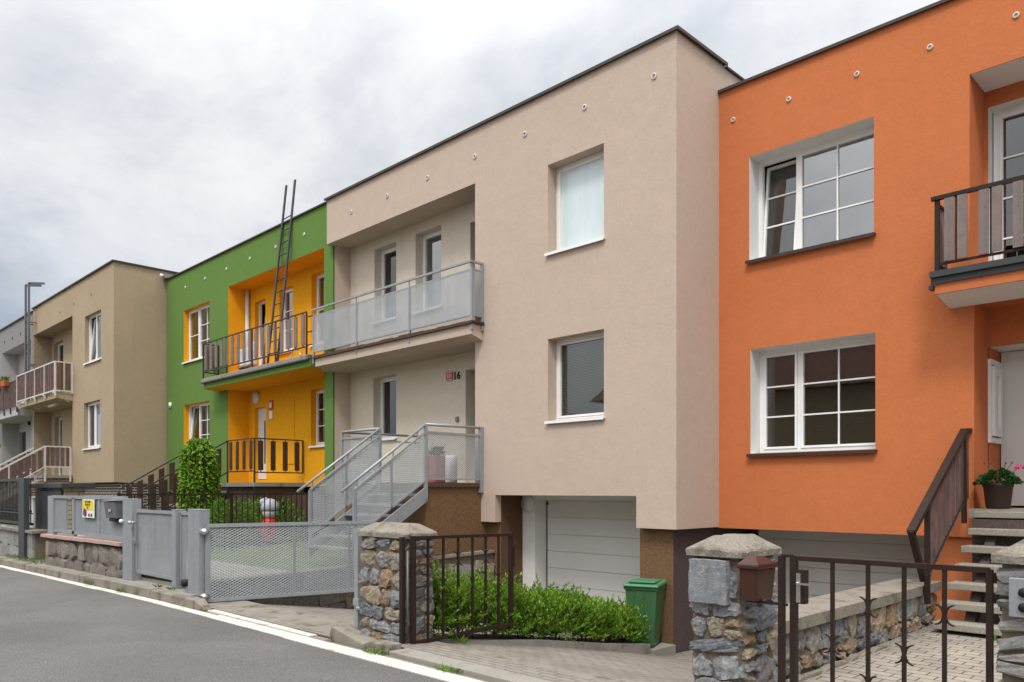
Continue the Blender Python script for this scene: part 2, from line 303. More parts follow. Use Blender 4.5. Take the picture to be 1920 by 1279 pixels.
# ---------------------------------------------------------------- mesh helpers
V = Vector
X_, Y_, Z_ = Vector((1, 0, 0)), Vector((0, 1, 0)), Vector((0, 0, 1))
class MB:
    def __init__(s): s.v = []; s.f = []; s.mi = []; s.m = 0; s.sm = []; s.smooth = False
    def add(s, vs, fs):
        b = len(s.v); s.v += [tuple(v) for v in vs]
        for f in fs: s.f.append(tuple(b + i for i in f)); s.mi.append(s.m); s.sm.append(s.smooth)
    def quad(s, a, b, c, d): s.add((a, b, c, d), ((0, 1, 2, 3),))
    def box(s, x0, x1, y0, y1, z0, z1):
        if x0 > x1: x0, x1 = x1, x0
        if y0 > y1: y0, y1 = y1, y0
        if z0 > z1: z0, z1 = z1, z0
        s.add([(x0, y0, z0), (x1, y0, z0), (x1, y1, z0), (x0, y1, z0), (x0, y0, z1), (x1, y0, z1), (x1, y1, z1), (x0, y1, z1)],
              [(0, 3, 2, 1), (4, 5, 6, 7), (0, 1, 5, 4), (1, 2, 6, 5), (2, 3, 7, 6), (3, 0, 4, 7)])
    def hexa(s, lo, hi):   # 4 lower points, 4 upper points (counter-clockwise from above)
        s.add(list(lo) + list(hi), [(0, 3, 2, 1), (4, 5, 6, 7), (0, 1, 5, 4), (1, 2, 6, 5), (2, 3, 7, 6), (3, 0, 4, 7)])
    def bar(s, p, q, w, h=None, up=(0, 0, 1)):
        h = h or w; p = V(p); q = V(q); d = (q - p).normalized(); u = V(up)
        if abs(d.dot(u)) > .98: u = V((1, 0, 0))
        a = d.cross(u).normalized() * (w / 2); b = a.cross(d).normalized() * (h / 2)
        s.add([p - a - b, p + a - b, p + a + b, p - a + b, q - a - b, q + a - b, q + a + b, q - a + b],
              [(0, 1, 2, 3), (7, 6, 5, 4), (0, 4, 5, 1), (1, 5, 6, 2), (2, 6, 7, 3), (3, 7, 4, 0)])
    def tube(s, pts, r, n=8, cap=True):
        pts = [V(p) for p in pts]; rs = r if isinstance(r, (list, tuple)) else [r] * len(pts)
        rings = []; vs = []; fs = []
        u = None
        for i, p in enumerate(pts):
            d = (pts[min(i + 1, len(pts) - 1)] - pts[max(i - 1, 0)]).normalized()
            if u is None:
                u = V((0, 0, 1)) if abs(d.z) < .9 else V((1, 0, 0))
            a = d.cross(u).normalized(); b = a.cross(d).normalized(); u = b
            for k in range(n):
                t = 2 * math.pi * k / n; vs.append(p + (a * math.cos(t) + b * math.sin(t)) * rs[i])
        for i in range(len(pts) - 1):
            for k in range(n):
                fs.append((i * n + k, i * n + (k + 1) % n, (i + 1) * n + (k + 1) % n, (i + 1) * n + k))
        if cap: fs.append(tuple(range(n))[::-1]); fs.append(tuple((len(pts) - 1) * n + k for k in range(n)))
        o = s.smooth; s.smooth = True; s.add(vs, fs); s.smooth = o
    def lathe(s, c, prof, n=20, sx=1, sy=1):
        vs = []; fs = []
        for r, z in prof:
            for k in range(n):
                t = 2 * math.pi * k / n; vs.append((c[0] + r * math.cos(t) * sx, c[1] + r * math.sin(t) * sy, c[2] + z))
        for i in range(len(prof) - 1):
            for k in range(n): fs.append((i * n + k, i * n + (k + 1) % n, (i + 1) * n + (k + 1) % n, (i + 1) * n + k))
        fs.append(tuple(range(n))[::-1]); fs.append(tuple((len(prof) - 1) * n + k for k in range(n)))
        o = s.smooth; s.smooth = True; s.add(vs, fs); s.smooth = o
    def disc(s, c, nrm, r, t, n=14):   # short cylinder along nrm
        c = V(c); nrm = V(nrm).normalized(); s.tube([c, c + nrm * t], r, n)

def build(name, mb, mats, parent=None, label=None, cat=None, group=None, kind=None, bevel=0):
    if isinstance(mats, str): mats = [mats]
    if parent is None:
        xs = [v[0] for v in mb.v]; ys = [v[1] for v in mb.v]; L = V(((min(xs) + max(xs)) / 2, (min(ys) + max(ys)) / 2, min(v[2] for v in mb.v)))
    else: L = V(parent['base'])
    me = bpy.data.meshes.new(name)
    me.from_pydata([(v[0] - L.x, v[1] - L.y, v[2] - L.z) for v in mb.v], [], mb.f)
    for m in mats: me.materials.append(MATS[m])
    me.polygons.foreach_set('material_index', mb.mi); me.polygons.foreach_set('use_smooth', mb.sm); me.update()
    o = bpy.data.objects.new(name, me); COL.objects.link(o)
    if parent is None: o.location = L
    else: o.parent = parent
    o['base'] = tuple(L)
    if bevel:
        b = o.modifiers.new('bevel', 'BEVEL'); b.width = bevel; b.segments = 2; b.limit_method = 'ANGLE'
    tag(o, label, cat, group, kind)
    return o
def tag(o, label=None, cat=None, group=None, kind=None):
    for k, v in (('label', label), ('category', cat), ('group', group), ('kind', kind)):
        if v: o[k] = v
def thing(name, loc, label, cat, group=None):
    o = bpy.data.objects.new(name, None); COL.objects.link(o); o.location = loc; o['base'] = tuple(loc); o.empty_display_size = .2
    tag(o, label, cat, group); return o

def wallY(mb, y, x0, x1, z0, z1, holes=(), m=0):
    """plastered wall facing -Y; hole = (x0,x1,z0,z1,reveal depth,reveal material)"""
    xs = sorted({x0, x1, *[min(max(h[i], x0), x1) for h in holes for i in (0, 1)]})
    zs = sorted({z0, z1, *[min(max(h[i], z0), z1) for h in holes for i in (2, 3)]})
    mb.m = m
    for i in range(len(xs) - 1):
        for j in range(len(zs) - 1):
            cx_, cz_ = (xs[i] + xs[i + 1]) / 2, (zs[j] + zs[j + 1]) / 2
            if any(h[0] < cx_ < h[1] and h[2] < cz_ < h[3] for h in holes): continue
            mb.quad((xs[i], y, zs[j]), (xs[i + 1], y, zs[j]), (xs[i + 1], y, zs[j + 1]), (xs[i], y, zs[j + 1]))
    for h in holes:
        a, b, c, d, dep, rm = h; mb.m = rm; Y2 = y + dep
        c2 = max(c, z0)
        if a > x0: mb.quad((a, y, c2), (a, y, d), (a, Y2, d), (a, Y2, c2))
        if b < x1: mb.quad((b, y, c2), (b, Y2, c2), (b, Y2, d), (b, y, d))
        if d < z1: mb.quad((a, y, d), (b, y, d), (b, Y2, d), (a, Y2, d))
        if c > z0: mb.quad((a, y, c), (a, Y2, c), (b, Y2, c), (b, y, c))
    mb.m = m

def expanded(mb, O, U, w, h, pu=.058, pv=.030, t=.013, tilt=.004, nrm=None):
    """expanded-metal sheet: zigzag strands; O corner, U unit-per-metre along (may slope), V up"""
    O = V(O); U = V(U); Z = V((0, 0, 1)); nrm = V(nrm) if nrm else U.cross(Z).normalized()
    pu *= 1.1; pv *= .58; t *= .96; nr = int(h / pv); nc = int(w / (pu / 2)); du = w / nc; dv = h / nr
    for j in range(nr):
        prev = None
        for i in range(nc + 1):
            up = (i + j) % 2
            c = O + U * (i * du) + Z * (j * dv + (dv if up else 0))
            a = c - Z * (t / 2) + nrm * tilt; b = c + Z * (t / 2) - nrm * tilt
            if prev: mb.quad(prev[0], a, b, prev[1])
            prev = (a, b)

def window(parent, y, x0, x1, z0, z1, sash, sill='pvc', cover=None, fr=.05, proud=.05, name='window', pane='glass', wall_y=None, label=None):
    """frame at plane y (front face); sash = list of (fraction0, fraction1, n_horiz_bars, n_vert_bars, tilt_deg)"""
    mb = MB(); w = x1 - x0
    mb.box(x0, x0 + fr, y, y + .07, z0, z1); mb.box(x1 - fr, x1, y, y + .07, z0, z1)
    mb.box(x0 + fr, x1 - fr, y, y + .07, z0, z0 + fr); mb.box(x0 + fr, x1 - fr, y, y + .07, z1 - fr, z1)
    ix0, ix1 = x0 + fr, x1 - fr
    edges = [ix0 + (ix1 - ix0) * s[0] for s in sash] + [ix1]
    for e in edges[1:-1]: mb.box(e - .026, e + .026, y + .002, y + .07, z0 + fr, z1 - fr)
    win = build(name, mb, 'pvc', parent, label=label)
    for k, s in enumerate(sash):
        a = edges[k] + (.026 if k else 0); b = edges[k + 1] - (.026 if k < len(sash) - 1 else 0)
        c, d = z0 + fr, z1 - fr
        rot = Matrix.Translation((0, y + .06, c)) @ Matrix.Rotation(R(-s[4]), 4, 'X') @ Matrix.Translation((0, -y - .06, -c))
        sm = MB(); sw = .038; g = .004
        sm.box(a + g, a + sw, y - .012, y + .055, c + g, d - g); sm.box(b - sw, b - g, y - .012, y + .055, c + g, d - g)
        sm.box(a + sw, b - sw, y - .012, y + .055, c + g, c + sw); sm.box(a + sw, b - sw, y - .012, y + .055, d - sw, d - g)
        A, B, C, D = a + sw, b - sw, c + sw, d - sw
        for i in range(s[2]):
            zz = C + (D - C) * (i + 1) / (s[2] + 1); sm.box(A, B, y + .006, y + .026, zz - .011, zz + .011)
        for i in range(s[3]):
            xx = A + (B - A) * (i + 1) / (s[3] + 1); sm.box(xx - .0105, xx + .0105, y + .0065, y + .0255, C, D)
        gm = MB(); gm.quad((A, y + .03, C), (B, y + .03, C), (B, y + .03, D), (A, y + .03, D))
        for q in (sm, gm): q.v = [tuple(rot @ V(p)) for p in q.v]
        build('sash', sm, 'pvc', win); build('pane', gm, pane if isinstance(pane, str) else pane[k], win)
    if sill:
        sb = MB(); wy = wall_y if wall_y is not None else y - .2
        sb.hexa([(x0 - .03, wy - proud, z0 - .035), (x1 + .03, wy - proud, z0 - .035), (x1 + .03, y, z0 - .022), (x0 - .03, y, z0 - .022)],
                [(x0 - .03, wy - proud, z0 - .012), (x1 + .03, wy - proud, z0 - .012), (x1 + .03, y + .002, z0 + .004), (x0 - .03, y + .002, z0 + .004)])
        sb.box(x0 - .03, x1 + .03, wy - proud - .004, wy - proud, z0 - .055, z0 - .010)
        build('sill', sb, sill, win)
    if cover:
        kind, m, frac = cover; cb = MB(); yy = y + .14; zb = z1 - (z1 - z0) * (1 if kind in ('drape', 'panel') else frac)
        if kind == 'panel': cb.quad((x0 + w * frac[0], yy, z0), (x0 + w * frac[1], yy, z0), (x0 + w * frac[1], yy, z1), (x0 + w * frac[0], yy, z1))
        if kind == 'flat': cb.quad((x0, yy, zb), (x1, yy, zb), (x1, yy, z1), (x0, yy, z1))
        if kind == 'slats':
            n = int((z1 - zb) / .026)
            for i in range(n):
                zz = zb + (i + .5) * .026
                cb.quad((x0 + .03, yy - .006, zz - .0115), (x1 - .03, yy - .006, zz - .0115), (x1 - .03, yy + .006, zz + .0115), (x0 + .03, yy + .006, zz + .0115))
            for f in (.12, .42, .62, .92):
                cb.box(x0 + w * f - .004, x0 + w * f + .004, yy - .016, yy - .012, zb, z1)
        if kind == 'drape':
            a_, b_ = frac; n = 40; pts = []
            for i in range(n + 1):
                xx = x0 + w * (a_ + (b_ - a_) * i / n); pts.append((xx, yy + .025 * math.sin(i * 1.35)))
            for i in range(n):
                cb.quad((*pts[i], z0), (*pts[i + 1], z0), (*pts[i + 1], z1), (*pts[i], z1))
        build('blind' if kind == 'slats' else 'curtain', cb, m, win)  # some of these sheets are added for reflected sky, not real curtains
    return win

def vent(parent, x, y, z, hole='galv', m='rust_vent', r=.055):
    mb = MB(); mb.m = 0; n = 14
    ring = []
    for k in range(n):
        t = 2 * math.pi * k / n; ring.append((math.cos(t), math.sin(t)))
    vs = [(x + c * r, y - .018, z + s * r) for c, s in ring] + [(x + c * r * .62, y - .022, z + s * r * .62) for c, s in ring] + [(x + c * r * .55, y - .006, z + s * r * .55) for c, s in ring] + [(x + c * r, y + .01, z + s * r) for c, s in ring]
    fs = []
    for k in range(n):
        k2 = (k + 1) % n
        fs += [(k, k2, n + k2, n + k), (n + k, n + k2, 2 * n + k2, 2 * n + k), (3 * n + k, 3 * n + k2, k2, k)]
    mb.add(vs, fs); mb.m = 1; mb.add(vs[2 * n:3 * n], [tuple(range(n))])
    return build('vent', mb, [m, hole], parent)

def text_mb(body, size, at, align='CENTER', ext=.003):
    cu = bpy.data.curves.new('txt', 'FONT'); cu.body = body; cu.size = size; cu.align_x = align; cu.extrude = ext; cu.resolution_u = 3
    o = bpy.data.objects.new('txt', cu); COL.objects.link(o)
    me = bpy.data.meshes.new_from_object(o)
    mb = MB(); mb.add([(at[0] + v.co.x, at[1] - v.co.z, at[2] + v.co.y) for v in me.vertices], [tuple(p.vertices) for p in me.polygons])
    bpy.data.objects.remove(o); bpy.data.curves.remove(cu); bpy.data.meshes.remove(me)
    return mb

def leaf(mb, p, d, L, Wd, up=None, fold=.25):
    d = V(d).normalized(); u = up or V((rnd.gauss(0, 1), rnd.gauss(0, 1), rnd.gauss(0, 1) + .8))
    s = d.cross(u)
    if s.length < 1e-4: s = d.orthogonal()
    s.normalize(); n = s.cross(d)
    a = p; b = p + d * L * .45 + s * Wd * .5 + n * Wd * fold; c = p + d * L - n * L * .12; e = p + d * L * .45 - s * Wd * .5 + n * Wd * fold; m_ = p + d * L * .5
    mb.add((a, b, c, e, m_), ((0, 1, 4), (1, 2, 4), (2, 3, 4), (3, 0, 4)))

def stone(mb, c, U, Nn, sx, sz, th, rg, rough=.5, nsub=4, turn=.10):
    """one quarried stone: a subdivided box, rounded a little, cut by random planes and roughened"""
    U = V(U); Nn = V(Nn); Z = V((0, 0, 1)); vs = []; idx = {}; fs = []
    cuts = []
    for _ in range(6):
        n_ = V((rg.uniform(-1, 1), rg.uniform(-.4, 1), rg.uniform(-1, 1))).normalized(); cuts.append((n_, rg.uniform(.92, 1.2)))
    seed = V((rg.uniform(0, 90), rg.uniform(0, 90), rg.uniform(0, 90))); ang = rg.gauss(0, turn)
    ca, sa = math.cos(ang), math.sin(ang)
    def vert(p):
        k = tuple(round(x, 4) for x in p)
        if k in idx: return idx[k]
        q = V(p); sph = q.normalized() * 1.12; q = q.lerp(sph, .06 + .10 * rough)
        for n_, d_ in (cuts if rough > .25 else ()):
            e = q.dot(n_) - d_
            if e > 0: q = q - n_ * e
        q = q + V([noise.noise(q * 2.1 + seed + V((i * 7, 0, 0))) for i in range(3)]) * .24 * rough + V([noise.noise(q * 5.3 + seed + V((i * 9, 3, 0))) for i in range(3)]) * .13 * rough
        x, z = q.x * sx / 2, q.z * sz / 2
        w = V(c) + U * (x * ca - z * sa) + Z * (x * sa + z * ca) + Nn * (q.y * th / 2)
        idx[k] = len(vs); vs.append(w); return idx[k]
    for ax in range(3):
        for sg in (-1, 1):
            for i in range(nsub):
                for j in range(nsub):
                    q = []
                    for (a, b) in ((i, j), (i + 1, j), (i + 1, j + 1), (i, j + 1)):
                        p = [0, 0, 0]; p[ax] = sg; p[(ax + 1) % 3] = -1 + 2 * a / nsub; p[(ax + 2) % 3] = -1 + 2 * b / nsub; q.append(vert(p))
                    fs.append(tuple(q if sg > 0 else q[::-1]))
    mb.add(vs, fs)

def rubble(mb, O, U, Nn, w, h, rg, ch=(.11, .21), sw=(.15, .40), gap=.020, th=.12, proud=.028, slope=0.0, rough=.75, skip=0.0, hole=None):
    O = V(O); U = V(U); Nn = V(Nn); z = 0.0
    while z < h - .05:
        c = min(rg.uniform(*ch), h - z)
        if h - z - c < ch[0] * .6: c = h - z
        s = 0.0
        while s < w - .03:
            k = min(rg.uniform(*sw), w - s)
            if w - s - k < sw[0] * .7: k = w - s
            splits = 2 if (c > .15 and k < .2 and rg.random() < .5) else 1
            for q in range(splits):
                cc = c / splits
                ctr = (s + k / 2, z + cc * (q + .5))
                if hole and hole[0] < ctr[0] < hole[1] and hole[2] < ctr[1] < hole[3]: continue
                if rg.random() < skip: continue
                p = O + U * ctr[0] + V((0, 0, ctr[1] + slope * ctr[0])) + Nn * (proud - th / 2 + rg.uniform(-.014, .012))
                stone(mb, p, U, Nn, (k - gap * rg.uniform(.4, 1.3)) * 1.02, (cc - gap * rg.uniform(.4, 1.2)) * 1.02, th, rg, rough, 6 if rough > .5 else 4)
            s += k
        z += c

def gz(x): return -0.013 * max(0.0, -12 - x)


# ================================================================= GROUND
g = MB(); g.quad((-700, -700, -1.4), (700, -700, -1.4), (700, 700, -1.4), (-700, 700, -1.4)); build('ground', g, 'earth', kind='structure')
def strip(name, m, y0, y1, xs, z0f, z1f=None, thick=None):
    mb = MB(); z1f = z1f or z0f
    for a, b in zip(xs, xs[1:]):
        if thick: mb.hexa([(a, y0, z0f(a) - thick), (b, y0, z0f(b) - thick), (b, y1, z1f(b) - thick), (a, y1, z1f(a) - thick)], [(a, y0, z0f(a)), (b, y0, z0f(b)), (b, y1, z1f(b)), (a, y1, z1f(a))])
        else: mb.quad((a, y0, z0f(a)), (b, y0, z0f(b)), (b, y1, z1f(b)), (a, y1, z1f(a)))
    return build(name, mb, m, kind='structure')
xs_long = [-120, -60, -40, -30, -25, -20, -16, -12, 0, 30]
strip('road', 'asphalt', -4.2, 4.26, xs_long, gz)
strip('pavement', 'concrete', -9, -4.2, xs_long, lambda x: gz(x) + .12, thick=.4)
# pale gutter strip: slabs about 1 m long with slightly uneven joints
mb = MB(); x = -45.0; rg = random.Random(3)
while x < 3:
    l = rg.uniform(.9, 1.1); wd = .135 if x < -10.6 else .185
    j = rg.uniform(-.004, .004)
    wob = rg.uniform(-.012, .012)
    mb.hexa([(x, 4.25 + wob, gz(x) - .1), (x + l - .006, 4.25 + wob, gz(x + l) - .1), (x + l - .006, 4.25 + wd, gz(x + l) - .1), (x, 4.25 + wd, gz(x) - .1)],
            [(x, 4.25 + wob, gz(x) + .008 + j), (x + l - .006, 4.25 + wob, gz(x + l) + .008 + j), (x + l - .006, 4.25 + wd, gz(x + l) + .010 + j), (x, 4.25 + wd, gz(x) + .010 + j)])
    x += l
build('gutter_strip', mb, 'gutter_strip', kind='structure')
strip('verge', 'kerb_stone', 4.37, 5.3, [-12, -6.4, 3], lambda x: .001)
# kerb stones, left of the driveway
mb = MB(); x = -45.0
while x < -10.6:
    l = min(1.0, -10.46 - x); dz = rg.uniform(-.008, .008); dy = rg.uniform(-.008, .008)
    mb.hexa([(x + .004, 4.385 + dy, gz(x) - .2), (x + l - .004, 4.385 + dy, gz(x + l) - .2), (x + l - .004, 4.56, gz(x + l) - .2), (x + .004, 4.56, gz(x) - .2)],
            [(x + .006, 4.40 + dy, gz(x) + .135 + dz), (x + l - .006, 4.40 + dy, gz(x + l) + .135 + dz), (x + l - .006, 4.56, gz(x + l) + .140 + dz), (x + .006, 4.56, gz(x) + .140 + dz)])
    x += l
mb.hexa([(-10.455, 4.40, -.1), (-10.15, 4.41, -.1), (-10.15, 4.54, -.1), (-10.455, 4.56, -.1)], [(-10.455, 4.41, .132), (-10.16, 4.43, .03), (-10.16, 4.53, .03), (-10.455, 4.56, .138)])
stone(mb, (-6.93, 4.60, .04), X_, -Y_, .62, .15, .20, rg, .2); stone(mb, (-6.40, 4.60, .03), X_, -Y_, .36, .13, .18, rg, .2)
build('kerb', mb, 'kerb_stone', kind='structure', bevel=.012)
# second, lowered pale kerb across the beige driveway
mb = MB(); x = -10.14
while x < -7.6:
    l = rg.uniform(.42, .6); mb.box(x, x + l - .012, 4.455, 4.56, -.1, .020 + rg.uniform(-.003, .003)); x += l
mb.m = 1; mb.box(-10.2, -7.3, 4.575, 4.60, -.1, .012)
build('lowered_kerb', mb, ['gutter_strip', 'roof_edge'], kind='structure')
mb = MB(); x = -6.18
while x < 2: mb.box(x, x + .99, 4.50, 4.72, -.1, .05 + rg.uniform(-.003, .003)); x += 1.0
mb.m = 1; mb.box(-6.18, 2, 4.725, 4.75, -.1, .040)
build('lowered_kerb', mb, ['concrete', 'gutter_strip'], kind='structure', bevel=.008)
strip('pavement', 'concrete', 4.56, 5.15, [-45, -30, -25, -20, -16, -12, -11.05], lambda x: gz(x) + .115, thick=.3)
# driveways sloping down to the garages
def drive(name, x0, x1, prof, m):
    mb = MB()
    for (ya, za), (yb, zb) in zip(prof, prof[1:]): mb.quad((x0, ya, za), (x1, ya, za), (x1, yb, zb), (x0, yb, zb))
    return build(name, mb, m, kind='structure')
drive('beige_driveway', -11.3, -7.2, [(4.61, .012), (5.2, -.03), (7.0, -.28), (9.2, -.62), (10.9, -.70)], 'drive_pavers')
drive('orange_driveway', -6.47, -3.3, [(4.75, .035), (5.2, .0), (7.2, -.33), (9.6, -.80), (12.3, -.88)], 'drive_pavers')
drive('orange_path', -2.95, 1.5, [(4.78, .03), (5.3, .03), (10.0, .06)], 'path_pavers')
mb = MB()   # bed under the hedge with concrete edging, stepping down with the drive
prof = [(5.35, -.04), (7.0, -.26), (8.4, -.50), (9.25, -.62)]
for (ya, za), (yb, zb) in zip(prof, prof[1:]):
    mb.m = 0; mb.hexa([(-7.2, ya, -1.2), (-6.53, ya, -1.2), (-6.53, yb, -1.2), (-7.2, yb, -1.2)], [(-7.2, ya, za + .02), (-6.53, ya, za + .02), (-6.53, yb, zb + .02), (-7.2, yb, zb + .02)])
    mb.m = 1; mb.hexa([(-6.53, ya, -1.2), (-6.46, ya, -1.2), (-6.46, yb - .01, -1.2), (-6.53, yb - .01, -1.2)], [(-6.53, ya, za + .04), (-6.46, ya, za + .04), (-6.46, yb - .01, zb + .04), (-6.53, yb - .01, zb + .04)])
mb.m = 1; mb.box(-7.0, -6.42, 9.25, 9.82, -1.2, -.665)
build('hedge_bed', mb, ['soil', 'concrete'], kind='structure')
# gardens
mb = MB(); mb.hexa([(-15.8, 5.1, -1.2), (-11.3, 5.1, -1.2), (-10.55, 9.9, -1.2), (-15.8, 9.9, -1.2)], [(-15.8, 5.1, .18), (-11.3, 5.1, .18), (-10.55, 9.9, .52), (-15.8, 9.9, .52)])
build('beige_lawn', mb, 'lawn', kind='structure')
mb = MB(); mb.hexa([(-25.4, 5.6, -1.2), (-15.9, 5.6, -1.2), (-15.9, 10, -1.2), (-25.4, 10, -1.2)], [(-25.4, 5.6, .05), (-15.9, 5.6, .2), (-15.9, 10, .45), (-25.4, 10, .45)])
build('green_house_garden', mb, 'lawn', kind='structure')
mb = MB(); mb.hexa([(-46, 5.3, -1.2), (-25.5, 5.6, -1.2), (-25.5, 9, -1.2), (-46, 9, -1.2)], [(-46, 5.3, .15), (-25.5, 5.6, .15), (-25.5, 9, .5), (-46, 9, .5)])
build('far_gardens', mb, 'lawn', kind='structure')
mb = MB(); mb.hexa([(-14.6, 5.15, -.1), (-11.5, 5.15, -.1), (-11.2, 6.4, -.1), (-14.6, 6.4, -.1)], [(-14.6, 5.15, .20), (-11.5, 5.15, .20), (-11.2, 6.4, .295), (-14.6, 6.4, .295)])
build('garden_path', mb, 'concrete', kind='structure')

# ================================================================= BEIGE HOUSE
H = thing('beige_house', (-11, 9.7, -.7), 'beige plastered two-storey row house with grey mesh balcony and white garage', 'house')
BM = ['beige_plaster', 'cream_plaster', 'brown_plaster', 'white_plaster', 'purple_brown_plaster', 'brown_lit_plaster', 'dark_grey_plaster', 'dim_room']
mb = MB()
wallY(mb, 9.7, -15.72, -6.33, 1.035, 8.27, [(-8.85, -7.66, 5.58, 7.06, .22, 0), (-8.85, -7.66, 2.77, 4.14, .22, 0), (-15.75, -10.66, .9, 7.26, .60, 0), (-10.13, -7.04, .9, 1.52, .15, 0)])
mb.quad((-6.33, 9.7, 1.035), (-6.33, 12, 1.035), (-6.33, 12, 8.27), (-6.33, 9.7, 8.27))          # bay side
mb.quad((-10.66, 9.7, 1.035), (-10.66, 10.3, 1.035), (-10.66, 10.3, 7.26), (-10.66, 9.7, 7.26))   # bay side in the loggia
mb.quad((-7.04, 9.7, 1.035), (-7.04, 12, 1.035), (-6.33, 12, 1.035), (-6.33, 9.7, 1.035)); mb.quad((-10.66, 9.7, 1.035), (-10.66, 12, 1.035), (-10.13, 12, 1.035), (-10.13, 9.7, 1.035))
mb.quad((-15.72, 9.7, 7.26), (-15.72, 9.85, 7.26), (-15.72, 9.85, 8.27), (-15.72, 9.7, 8.27))
mb.quad((-15.66, 9.87, .3), (-15.66, 10.3, .3), (-15.66, 10.3, 7.26), (-15.66, 9.87, 7.26))
wallY(mb, 10.3, -15.66, -10.66, 1.7, 7.26, [(-14.7, -13.88, 5.40, 7.05, .25, 1), (-13.2, -12.35, 5.40, 7.05, .25, 1), (-11.46, -10.62, 4.7, 6.87, .25, 1), (-14.74, -13.88, 2.77, 4.15, .25, 1), (-11.60, -10.62, 1.72, 3.99, .3, 1)], 1)
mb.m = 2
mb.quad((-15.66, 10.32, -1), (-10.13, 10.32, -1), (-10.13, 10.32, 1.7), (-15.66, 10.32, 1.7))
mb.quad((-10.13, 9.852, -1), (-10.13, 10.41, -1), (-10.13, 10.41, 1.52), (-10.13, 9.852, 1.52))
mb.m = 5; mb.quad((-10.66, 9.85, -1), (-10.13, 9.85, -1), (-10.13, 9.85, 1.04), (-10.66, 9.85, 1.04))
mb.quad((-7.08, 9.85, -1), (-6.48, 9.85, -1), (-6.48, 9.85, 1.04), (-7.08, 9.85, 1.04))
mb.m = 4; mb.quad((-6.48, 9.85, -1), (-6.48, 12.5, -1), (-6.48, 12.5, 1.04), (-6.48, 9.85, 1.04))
mb.m = 3; wallY(mb, 10.41, -10.13, -7.04, -1, 1.52, [(-9.82, -7.12, -1.1, 1.43, .32, 3)], 3)
mb.m = 2; mb.quad((-7.08, 9.85, -1), (-7.08, 9.853, 1.52), (-7.08, 10.41, 1.52), (-7.08, 10.41, -1))
mb.m = 3; mb.quad((-10.13, 9.85, 1.522), (-7.04, 9.85, 1.522), (-7.04, 10.45, 1.522), (-10.13, 10.45, 1.522))
mb.m = 6; mb.quad((-6.36, 12, 1.0), (-6.36, 20, 1.0), (-6.36, 20, 8.2), (-6.36, 12, 8.2)); mb.quad((-6.355, 11.04, 1.0), (-6.355, 12, 1.0), (-6.355, 12, 8.2), (-6.355, 11.04, 8.2))
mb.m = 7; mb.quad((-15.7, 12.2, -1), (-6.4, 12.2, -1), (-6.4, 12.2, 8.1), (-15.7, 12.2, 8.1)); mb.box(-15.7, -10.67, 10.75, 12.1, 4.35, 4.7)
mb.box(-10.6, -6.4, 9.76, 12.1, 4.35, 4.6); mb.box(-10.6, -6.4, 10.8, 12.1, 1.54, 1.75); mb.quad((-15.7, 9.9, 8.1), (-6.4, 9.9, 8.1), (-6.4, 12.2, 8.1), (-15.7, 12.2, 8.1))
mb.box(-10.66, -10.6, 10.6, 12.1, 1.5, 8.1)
mb.m = 6; mb.quad((-15.7, 20, -1), (-15.7, 20, 8.2), (-6.36, 20, 8.2), (-6.36, 20, -1)); mb.quad((-15.715, 9.9, -1), (-15.715, 9.9, 8.2), (-15.715, 20, 8.2), (-15.715, 20, -1))
build('wall', mb, BM, H)
mb = MB(); mb.box(-15.72, -6.36, 9.9, 20, 8.205, 8.24); build('roof', mb, 'roof_felt', H)
mb = MB(); mb.box(-15.76, -6.27, 9.645, 9.95, 8.272, 8.305); mb.box(-6.50, -6.27, 9.955, 11.06, 8.272, 8.305); mb.box(-6.5, -6.29, 11.065, 20, 8.242, 8.27)
mb.box(-15.76, -6.27, 9.645, 9.66, 8.258, 8.271); mb.box(-6.285, -6.27, 9.66, 11.06, 8.258, 8.271); build('roof_edge', mb, 'roof_edge', H)
window(H, 9.92, -8.85, -7.66, 5.58, 7.06, [(0, 1, 0, 0, 0)], pane='frosted_glass', wall_y=9.7, label='upper window with pale blue frosted glass')
window(H, 9.92, -8.85, -7.66, 2.77, 4.14, [(0, 1, 0, 0, 0)], cover=('slats', 'blind_green', .98), wall_y=9.7, label='lower window with dark slatted blind')
window(H, 10.5, -14.7, -13.88, 5.40, 7.05, [(0, 1, 0, 0, 0)], wall_y=10.3); window(H, 10.5, -13.2, -12.35, 5.40, 7.05, [(0, 1, 0, 0, 0)], cover=('drape', 'curtain', (.45, 1)), pane='coated_glass', wall_y=10.3)  # right-hand drape added where the pane would mirror white sky
window(H, 10.5, -14.74, -13.88, 2.77, 4.15, [(0, 1, 0, 0, 0)], wall_y=10.3); window(H, 10.52, -11.46, -10.66, 4.72, 6.87, [(0, 1, 0, 0, 0)], sill=None, name='balcony_door')
mb = MB(); mb.box(-11.60, -10.66, 10.56, 10.62, 1.74, 3.99)
for i in range(3): mb.box(-11.48, -10.78, 10.545, 10.56, 1.95 + i * .66, 2.5 + i * .66)
d = build('front_door', mb, 'door_white', H); mb = MB(); mb.bar((-11.5, 10.52, 2.75), (-11.38, 10.52, 2.75), .02, .02); mb.box(-11.52, -11.48, 10.53, 10.56, 2.68, 2.85); build('handle', mb, 'steel', d)
for i in range(7): vent(H, -14.71 + 1.333 * i + (.05 if i == 3 else 0), 9.7, 7.75, m='beige_vent', r=.046)
mb = MB(); z = -.75
while z < 1.42:   # sectional door: horizontal panels with a groove between
    z2 = min(z + .31, 1.43); mb.box(-9.80, -7.12, 10.73, 10.77, z + .006, z2 - .004); z += .31
mb.box(-9.82, -7.12, 10.745, 10.78, -.75, 1.43)
build('garage_door', mb, 'garage_white', H)
